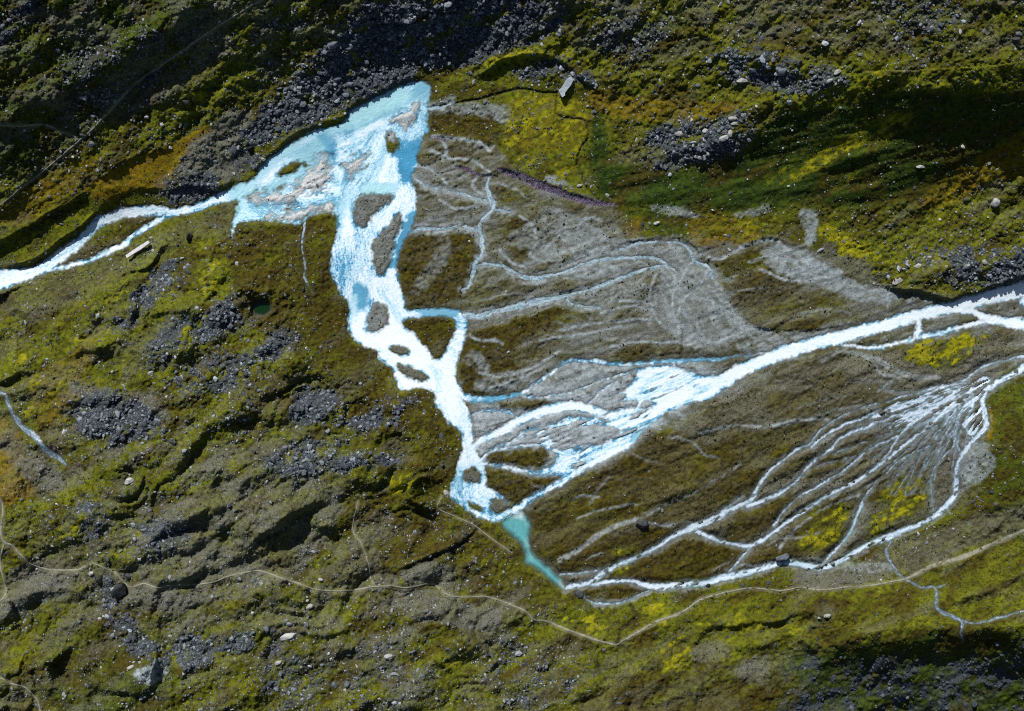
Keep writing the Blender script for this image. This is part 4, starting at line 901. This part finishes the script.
# ------------------------------------------------------------------ loose stones too many to count, and dwarf shrubs
ico = bmesh.new(); bmesh.ops.create_icosphere(ico, subdivisions=1, radius=1.0)
IV = np.array([v.co[:] for v in ico.verts]); IF = np.array([[v.index for v in f.verts] for f in ico.faces]); ico.free()
def scatter(density, count, seed):
    r = np.random.default_rng(seed)
    p = density.ravel() / density.sum()
    k = r.choice(p.size, count, p=p)
    return X0 + k % NX + r.random(count) - .5, Y0 + k // NX + r.random(count) - .5
def lumps(name, x, y, size, tone, mat, flat=(.35, .75), sink=.25):
    n = len(x); r = np.random.default_rng(len(name) + n)
    tv = IV[None] * (1 + .55 * (r.random((12, len(IV), 1)) - .5))
    v = tv[r.integers(0, 12, n)]
    sx = size[:, None] * (.75 + .6 * r.random((n, 1))); sy = size[:, None] * (.6 + .4 * r.random((n, 1))); sz = size[:, None] * (flat[0] + (flat[1] - flat[0]) * r.random((n, 1)))
    ang = r.random(n)[:, None] * 6.283
    vx = v[..., 0] * sx; vy = v[..., 1] * sy; vz = v[..., 2] * sz
    tilt = .5 * (r.random((n, 1)) - .5); vz = vz + tilt * vx
    X = vx * np.cos(ang) - vy * np.sin(ang); Y = vx * np.sin(ang) + vy * np.cos(ang)
    z0 = bil(T, x, y)
    cx, cy, cz = to_world(x, y, z0)
    P = np.stack([X + cx[:, None], Y + cy[:, None], vz + (cz + size * (flat[0] * .5 - sink * .3))[:, None]], -1)
    F = (IF[None] + (np.arange(n) * len(IV))[:, None, None]).reshape(-1, 3)
    me = make_mesh(name, P.reshape(-1, 3), F); smooth(me, False)
    tn = np.repeat(tone, len(IV))
    attr_col(me, 'tone', np.stack([tn, tn, tn, tn * 0 + 1], -1))
    return link(name, me, mat, 'stuff')
dry = sst(-1.0, -3.0, WAT)
frame = np.ones((NY, NX)); frame[(PX < -60) | (PX > 1084) | (PY < -60) | (PY > 771)] = .2
clump = np.clip(fbm(PX / 11, PY / 11, 3, 440) * 2.4 - .75, 0, 1) ** 1.5
dens = (scree * 1.35 + (1 - plain) * (.060 + .38 * clump * (1 + .8 * lowleft)) * (1 - .93 * dkg * topright - .5 * dkg * (1 - topright)) + .16 * topleft + .06 * topright + .02 * plain) * dry * frame
dens *= (1 - .6 * crag) * (1 - .55 * lowright * (1 - scree)) * (1 - .9 * trod) * (1 - .8 * ochre) * (1 - .6 * moss)
dens = np.maximum(dens, 0)
sx_, sy_ = scatter(dens, 84000, 5)
rs = np.random.default_rng(11)
insc = bil(scree, sx_, sy_)
size = np.exp(rs.normal(-1.22, .52, len(sx_))) * (.85 + .55 * insc)
size = np.clip(size, .12, 1.7)
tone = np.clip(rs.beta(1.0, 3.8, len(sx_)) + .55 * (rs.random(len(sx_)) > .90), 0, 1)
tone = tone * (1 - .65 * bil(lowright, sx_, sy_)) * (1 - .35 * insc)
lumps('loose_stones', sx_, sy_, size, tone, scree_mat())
sd = (plain * (.10 + .5 * np.clip(brown, 0, 1)) * np.clip(fbm(PX / 16, PY / 16, 3, 441) * 2.6 - .9, 0, 1) + (1 - plain) * (.05 + .40 * np.clip(fbm(PX / 13, PY / 13, 3, 442) * 2.6 - .9, 0, 1)) * (1 - scree)) * dry * frame * (1 - silt * .7)
sd = np.maximum(sd, 0)
hx, hy = scatter(sd, 34000, 6)
lumps('dwarf_shrubs', hx, hy, np.clip(np.exp(rs.normal(-1.3, .38, len(hx))), .14, .75), np.clip(rs.beta(1.0, 1.6, len(hx)) * (.35 + 1.0 * (bil(hill, hx, hy) > .5)), 0, 1), shrub_mat(), (.5, .9), .4)

# ------------------------------------------------------------------ boulders: each one a thing
mats = {'pale': stone_mat('pale_granite', (.27, .27, .26), (.50, .50, .48), (.18, .18, .13)),
        'grey': stone_mat('grey_gneiss', (.060, .074, .098), (.20, .222, .255), (.10, .11, .06)),
        'dark': stone_mat('dark_schist', (.030, .032, .034), (.085, .088, .09), (.06, .065, .035))}
mats['black'] = stone_mat('black_rock', (.010, .011, .012), (.030, .031, .032), (.02, .022, .014))
def boulder_mesh(seed, cuts=9, sub=3, knobby=.18):
    r = random.Random(seed)
    bm = bmesh.new(); bmesh.ops.create_icosphere(bm, subdivisions=sub, radius=1.0)
    planes = []
    for _ in range(cuts):
        a = r.uniform(0, 6.283); z = r.uniform(-.3, 1); q = math.sqrt(max(0, 1 - z * z))
        planes.append((q * math.cos(a), q * math.sin(a), z, r.uniform(.55, .88)))
    ph = [r.uniform(0, 6) for _ in range(6)]
    for v in bm.verts:
        x, y, z = v.co
        for (a, b, c, d) in planes:
            k = x * a + y * b + z * c
            if k > d: x -= a * (k - d) * .93; y -= b * (k - d) * .93; z -= c * (k - d) * .93
        w = 1 + knobby * .35 * (math.sin(3.1 * x + ph[0]) * math.sin(2.7 * y + ph[1]) + .6 * math.sin(6.3 * z + ph[2] + 3 * x) + .4 * math.sin(8 * x + ph[3]) * math.sin(9 * y + ph[4]))
        v.co = (x * w, y * w, z * w)
    me = bpy.data.meshes.new('boulder'); bm.to_mesh(me); bm.free()
    return me
BM = {k: [boulder_mesh(100 + i + 40 * j) for i in range(7)] for j, k in enumerate(mats)}
for k, ms in BM.items():
    for m_ in ms: m_.materials.append(mats[k])
proto = bpy.data.objects.new('boulder', BM['grey'][0])
def put_boulder(px, py, lx, ly, tone, label, group=None, deg=None, hgt=.62, name='boulder', mesh=None, cat='boulder'):
    """lx, ly: the long and short sizes in picture pixels"""
    o = proto.copy(); o.name = name; COL.objects.link(o)
    o.data = mesh or random.choice(BM[tone])
    z = float(bil(T, px, py)); x, y, z = to_world(px, py, z)
    sx, sy = lx * S / 2 * 1.12, ly * S / 2 * 1.12
    sz = hgt * (sx + sy) / 2 * 1.1
    o.location = (x, y, z + sz * .28); o.scale = (sx, sy, sz)
    o.rotation_euler = (random.uniform(-.12, .12), random.uniform(-.12, .12), math.radians(deg) if deg is not None else random.uniform(0, 6.28))
    o['label'] = label; o['category'] = cat
    if group: o['group'] = group
    return o
TAKEN = []
def solo(px, py, lx, ly, tone, label, deg=None, hgt=.62, **k):
    TAKEN.append((px, py)); return put_boulder(px, py, lx, ly, tone, label, None, deg, hgt, **k)

solo(120,591,17,15,'black','huge rounded black boulder just below the thin path in the lower left',20,.95)
solo(113.5,589,5,4,'pale','small white block touching the huge black boulder by the path',40,.8)
solo(99,581,7,6,'black','dark rounded boulder left of the huge black boulder by the path',10,.8)
solo(92,573,6,5,'pale','pale boulder beside the trail gap, above the dark rounded boulder',30)
solo(129,576,8,6,'dark','dark boulder in the bend of the path above the huge black boulder',20,.7)
solo(289,637,15,8,'pale','broad flat-topped pale boulder alone on green turf at the lower left',15,.5)
solo(310,606,8,6,'pale','square white boulder on moss below the path, larger of a close pair',30,.6)
solo(307,601,5,3.5,'pale','small white stone just above the square white boulder below the path',10,.6)
solo(321,579.5,5,4,'pale','small white boulder on brown turf just above the path line',0,.6)
solo(388,657,8,6,'pale','pale angular boulder on the stony slope at bottom centre',20,.7)
solo(334,685,6,6,'grey','rounded grey boulder near the bottom edge, left one of two neighbours',0,.8)
solo(347,685,6,5,'grey','rounded grey boulder near the bottom edge, right one of two neighbours',20,.8)
solo(272,631,8,6,'dark','dark boulder up and to the left of the broad flat-topped pale boulder',60,.7)
solo(279,663,7,5,'pale','pale boulder below the broad flat-topped boulder at the lower left',20,.6)
solo(130,481,10,6,'pale','whitish boulder lying on the crest of a dark hummock at the left',35,.5)
solo(131,668,8,5,'pale','pinkish white boulder above a grey gravel scar in the bottom left',30,.55)
solo(100,619,5,3.5,'pale','small cream boulder on dark heath under the lower left path',0,.6)
solo(107,625,6,5,'dark','dark boulder beside the small cream boulder under the lower left path',0,.7)
solo(132,649,7,6,'dark','dark boulder between gravel scar and huge black boulder at lower left',0,.8)
solo(783,557,14,8,'grey','big grey boulder at the edge of the lower stream where a dry channel joins',15,.75)
solo(708,585.5,5,4,'black','black round boulder standing in the lower stream near its middle',0,.9)
solo(682,581,4.5,3,'dark','small black rock on the upper edge of the lower stream',0,.7)
solo(809,569,4,3,'dark','small dark rock on the lower edge of the stream right of the big grey boulder',0,.7)
solo(642,523,14,9,'dark','large dark rock at the meeting of two dry channels on the outwash',15,.7)
solo(579,594,11,8,'dark','dark low rock by the tail of the turquoise pool',0,.6)
solo(827,616,7,4,'pale','small white boulder on olive heath south of the lower stream, larger of two',20,.6)
solo(819.5,618,4,3,'pale','tiny white stone left of the small white boulder on olive heath',0,.6)
solo(898,281,11,7,'pale','pale slab-like boulder on the mossy bank above the right-hand river',35,.4)
solo(918,266,8,5,'pale','pale boulder up the mossy bank from the slab-like boulder by the river',15,.5)
solo(995,203,9,8,'pale','pale rounded boulder alone on the brown slope at the right edge',40,.7)
solo(921,167,9,3.5,'pale','long flat white stone on the dark green slope at the right',5,.45)
solo(963,147,4,4,'pale','small white stone on the dark shaded slope at the right',0,.6)
solo(743,81,12,5,'pale','long pale flat boulder at the foot of the grey rocks in the upper right',12,.45)
solo(733,118.5,9,5,'pale','pale oval boulder on grass above the block field in the upper right',5,.5)
solo(724,138,10,5.5,'pale','bright broad boulder near the right side of the central block field',12,.5)
solo(706,131.5,7,5,'pale','bright boulder in the upper middle of the central block field',10,.6)
solo(702,157,9,4.5,'pale','bright flat boulder at the lower edge of the central block field',5,.5)
solo(679,134,8,5,'pale','pale boulder at the left side of the central block field',0,.6)
solo(735,124,7,3.5,'pale','pale flat stone just below the pale oval boulder',5,.5)
solo(657,223,7,4,'pale','white wedge-shaped stone alone on dark grass above the outwash plain',25,.5)
solo(580,186,6,3.5,'pale','white stone at the foot of the yellow meadow near the purple mud line',10,.5)
solo(607,195.5,4,4,'pale','tiny white stone in dark grass right of the yellow meadow',0,.6)
solo(594,112,5,4,'grey','small blue-grey boulder in lush grass at the right edge of the meadow',20,.6)
solo(147,117,5,4,'pale','round cream boulder on dark heath, upper one in the upper left slope',0,.7)
solo(161.5,125,4.5,4,'pale','cream boulder on green turf above the golden grass, one of a pair',0,.7)
solo(170.5,148,5,3.5,'pale','cream stone on the upper edge of the golden grass patch',0,.6)
solo(91.5,144,6,5,'grey','grey boulder just below the fork of the upper left paths',0,.6)
solo(82,135,6,5,'dark','dark rock at the fork of the upper left paths',0,.6)
solo(186,102,7,6,'dark','dark boulder on the green rib of the upper left slope',0,.8)
solo(333,45,11,7,'grey','large pale grey block high in the dark scree above the lagoon',20,.6)
solo(411,18,9,5,'pale','bright flat block near the top edge in the dark scree',10,.5)
solo(1016,40,8,6,'dark','dark boulder on the bare slope in the upper right corner',0,.8)
solo(1019,34,5,4,'grey','grey stone above the dark boulder in the upper right corner',0,.7)
solo(859,23,7,3.5,'pale','pale upright flake of rock on the upper right scree',70,.6)
solo(790,102,7,6,'pale','white boulder at the lower tip of the upper right rocks',30,.7)
solo(830,81,7,4,'pale','pale stone at the right end of the upper right rocks, lower of a pair',30,.6)
solo(838,72,8,4.5,'pale','pale stone at the right end of the upper right rocks, upper of a pair',40,.6)
solo(782,71,13,9,'grey','broad blue-grey block among the upper right rocks',10,.5)
solo(799,63,7,6,'dark','dark block right above the broad blue-grey block',30,.8)
solo(190,237,10,8,'black','black pointed rock on the turf bank right of the long white slab',60,1.0)
solo(251,149,8,7,'black','black boulder on the grey gravel slope left of the lagoon',0,.9)
solo(239,147.5,5,3.5,'pale','pale stone on the grey gravel slope beside the black boulder',70,.6)
solo(71,353,5,4,'dark','small black rock on moss at the far left',0,.7)
solo(263,159.5,4.5,3.5,'pale','pale stone on the brown bank edge of the lagoon',0,.6)
solo(446,494,5,9,'pale','white rounded rock on the left shore of the braided river bend',10,.6)
solo(151,373,6,5,'pale','pale blue-grey boulder at the left end of the lower left stone belt',0,.7)
# slabs of their own shape
def slab_mesh(outline, thick, seam=None, seed=1):
    r = random.Random(seed); bm = bmesh.new()
    lo = [bm.verts.new((x, y, 0)) for x, y in outline]; hi = [bm.verts.new((x + r.uniform(-.08, .08), y + r.uniform(-.08, .08), thick * r.uniform(.85, 1.1))) for x, y in outline]
    n = len(lo)
    bm.faces.new(hi); bm.faces.new(lo[::-1])
    for i in range(n): bm.faces.new((lo[i], lo[(i + 1) % n], hi[(i + 1) % n], hi[i]))
    bmesh.ops.bevel(bm, geom=list(bm.edges), offset=.12, segments=2, affect='EDGES')
    bmesh.ops.triangulate(bm, faces=[f for f in bm.faces if len(f.verts) > 4])
    me = bpy.data.meshes.new('slab'); bm.to_mesh(me); bm.free(); me.materials.append(mats['white'])
    return me
mats['white'] = stone_mat('white_slab', (.62, .61, .62), (.80, .79, .80), (.48, .48, .46))
mats['bluewhite'] = stone_mat('blue_white_slab', (.40, .46, .52), (.60, .66, .70), (.30, .34, .36))
def slab(px, py, outline, thick, deg, mat, label, name, tilt=(0, 0), lift=.25, cat='rock slab'):
    me = slab_mesh(outline, thick, seed=int(px)); me.materials[0] = mats[mat]
    z = float(bil(T, px, py)); x, y, z = to_world(px, py, z)
    o = bpy.data.objects.new(name, me); COL.objects.link(o)
    o.location = (x, y, z + lift); o.rotation_euler = (tilt[0], tilt[1], math.radians(deg))
    o['label'] = label; o['category'] = cat
    TAKEN.append((px, py)); return o
slab(139,249.5,[(-6.9,-.95),(-1,-.9),(.6,-1.0),(6.7,-.8),(6.9,.1),(6.5,.85),(.5,.8),(-.4,.95),(-6.8,.8)],1.0,33,'white','long straight white slab lying on the turf beside the upper left rapids','rock_slab',lift=1.2)
slab(566,86.5,[(-5.6,-1.3),(-3.9,-2.2),(-3,-1.1),(1.5,-1.7),(4.6,-1.5),(5.2,.6),(3.2,1.7),(-2.2,1.5),(-3.6,2.1),(-4.4,1.0)],1.8,56,'bluewhite','pale blue leaning slab of rock at the head of the yellow meadow','rock_slab',tilt=(.12,-.2),lift=.6)

FIELDS = [  # name of place, outline, how many, size range px, tones, label, group
 ([(262,112),(325,45),(360,5),(540,0),(540,38),(470,62),(380,92),(312,120),(262,138)],62,(4,7.5),('grey','dark','grey'),'dark blue-grey boulder in the big scree above the lagoon','boulders in the big scree above the lagoon'),
 ([(650,130),(690,118),(748,120),(740,142),(700,162),(660,152)],34,(3.5,6.5),('grey','grey','pale'),'grey angular boulder in the central block field above the plain','boulders in the central block field'),
 ([(715,56),(760,54),(790,62),(840,74),(800,92),(740,80)],26,(3.5,6.5),('grey','dark','grey'),'grey boulder in the upper right rocks above the dark green slope','boulders in the upper right rocks'),
 ([(890,268),(930,252),(980,248),(1022,250),(1022,280),(960,278),(910,270)],32,(3.2,6),('grey','pale','grey'),'grey stone on the rocky bank above the right-hand river','stones on the right-hand rocky bank'),
 ([(150,372),(200,310),(240,304),(262,372),(230,392),(180,392)],36,(3.5,6.5),('grey','dark','grey'),'grey boulder in the stone belt on the left hillside','boulders in the left hillside stone belt'),
 ([(290,400),(312,384),(392,402),(412,400),(380,430),(300,424)],22,(3,5.2),('grey','grey','dark'),'grey stone in the block patches below the dark tarn','stones in the block patches below the tarn'),
 ([(265,464),(300,442),(390,452),(396,464),(340,472),(285,472)],16,(3,5),('grey','grey','pale'),'grey stone in the low block band left of the river bend','stones in the block band left of the river bend'),
 ([(104,575),(120,605),(170,640),(250,626),(258,640),(200,660),(140,664)],24,(3.2,6),('grey','grey','dark'),'grey boulder in the rubble trail below the huge black boulder','boulders in the lower left rubble trail'),
 ([(280,640),(440,640),(440,700),(290,705)],14,(3,5),('grey','pale','dark'),'small boulder strewn over the slope at bottom centre','small boulders on the bottom centre slope'),
]
for poly, cnt, (s0, s1), tones, label, group in FIELDS:
    ins = inside(np.array(poly, float)) & (WAT < -4)
    jj, ii = np.nonzero(ins); got = 0; tries = 0
    while got < cnt and tries < 4000:
        tries += 1
        k = rng.integers(len(jj)); px, py = X0 + ii[k] + random.random() - .5, Y0 + jj[k] + random.random() - .5
        sz = s0 + (s1 - s0) * random.random() ** 2.2
        if any((px - a) ** 2 + (py - b) ** 2 < (sz * .9 + 2) ** 2 for a, b in TAKEN): continue
        TAKEN.append((px, py)); got += 1
        tn_ = random.choice(tones)
        lab = label if 'blue-grey' in label else (label.replace('grey', tn_) if 'grey' in label else tn_ + ' ' + label)
        put_boulder(px, py, sz, sz * random.uniform(.55, .9), tn_, lab, group, None, random.uniform(.5, .8))

# ------------------------------------------------------------------ light, sky, camera
EL, AZ = math.radians(41), math.radians(-20)      # azimuth measured from picture-up (+Y), negative to the left
sd_ = (math.sin(AZ) * math.cos(EL), math.cos(AZ) * math.cos(EL), math.sin(EL))
W = bpy.data.worlds.new('World'); SC.world = W; W.use_nodes = True
nt = W.node_tree; bg = nt.nodes['Background']
sky = nt.nodes.new('ShaderNodeTexSky'); sky.sky_type = 'NISHITA'; sky.sun_disc = False
sky.sun_elevation = EL; sky.sun_rotation = AZ
nt.links.new(sky.outputs[0], bg.inputs['Color']); bg.inputs['Strength'].default_value = .05
L = bpy.data.lights.new('sun', 'SUN'); L.energy = 5.0; L.angle = math.radians(.5); L.color = (1, .98, .945)
so = bpy.data.objects.new('sun', L); COL.objects.link(so)
from mathutils import Vector
so.rotation_euler = Vector(sd_).to_track_quat('Z', 'Y').to_euler(); so.location = Vector(sd_) * 400
cam = bpy.data.cameras.new('camera'); co = bpy.data.objects.new('camera', cam); COL.objects.link(co)
cam.sensor_width = 36; cam.lens = 36 * H / (1024 * S); cam.clip_start = 1; cam.clip_end = 20000
co.location = (0, 0, H); co.rotation_euler = (0, 0, 0)
SC.camera = co
SC.cycles.use_denoising = False
SC.cycles.filter_width = 1.1
vs = SC.view_settings; vs.view_transform = 'Standard'; vs.look = 'None'; vs.exposure = 0.06; vs.gamma = 1.0; vs.use_curve_mapping = False
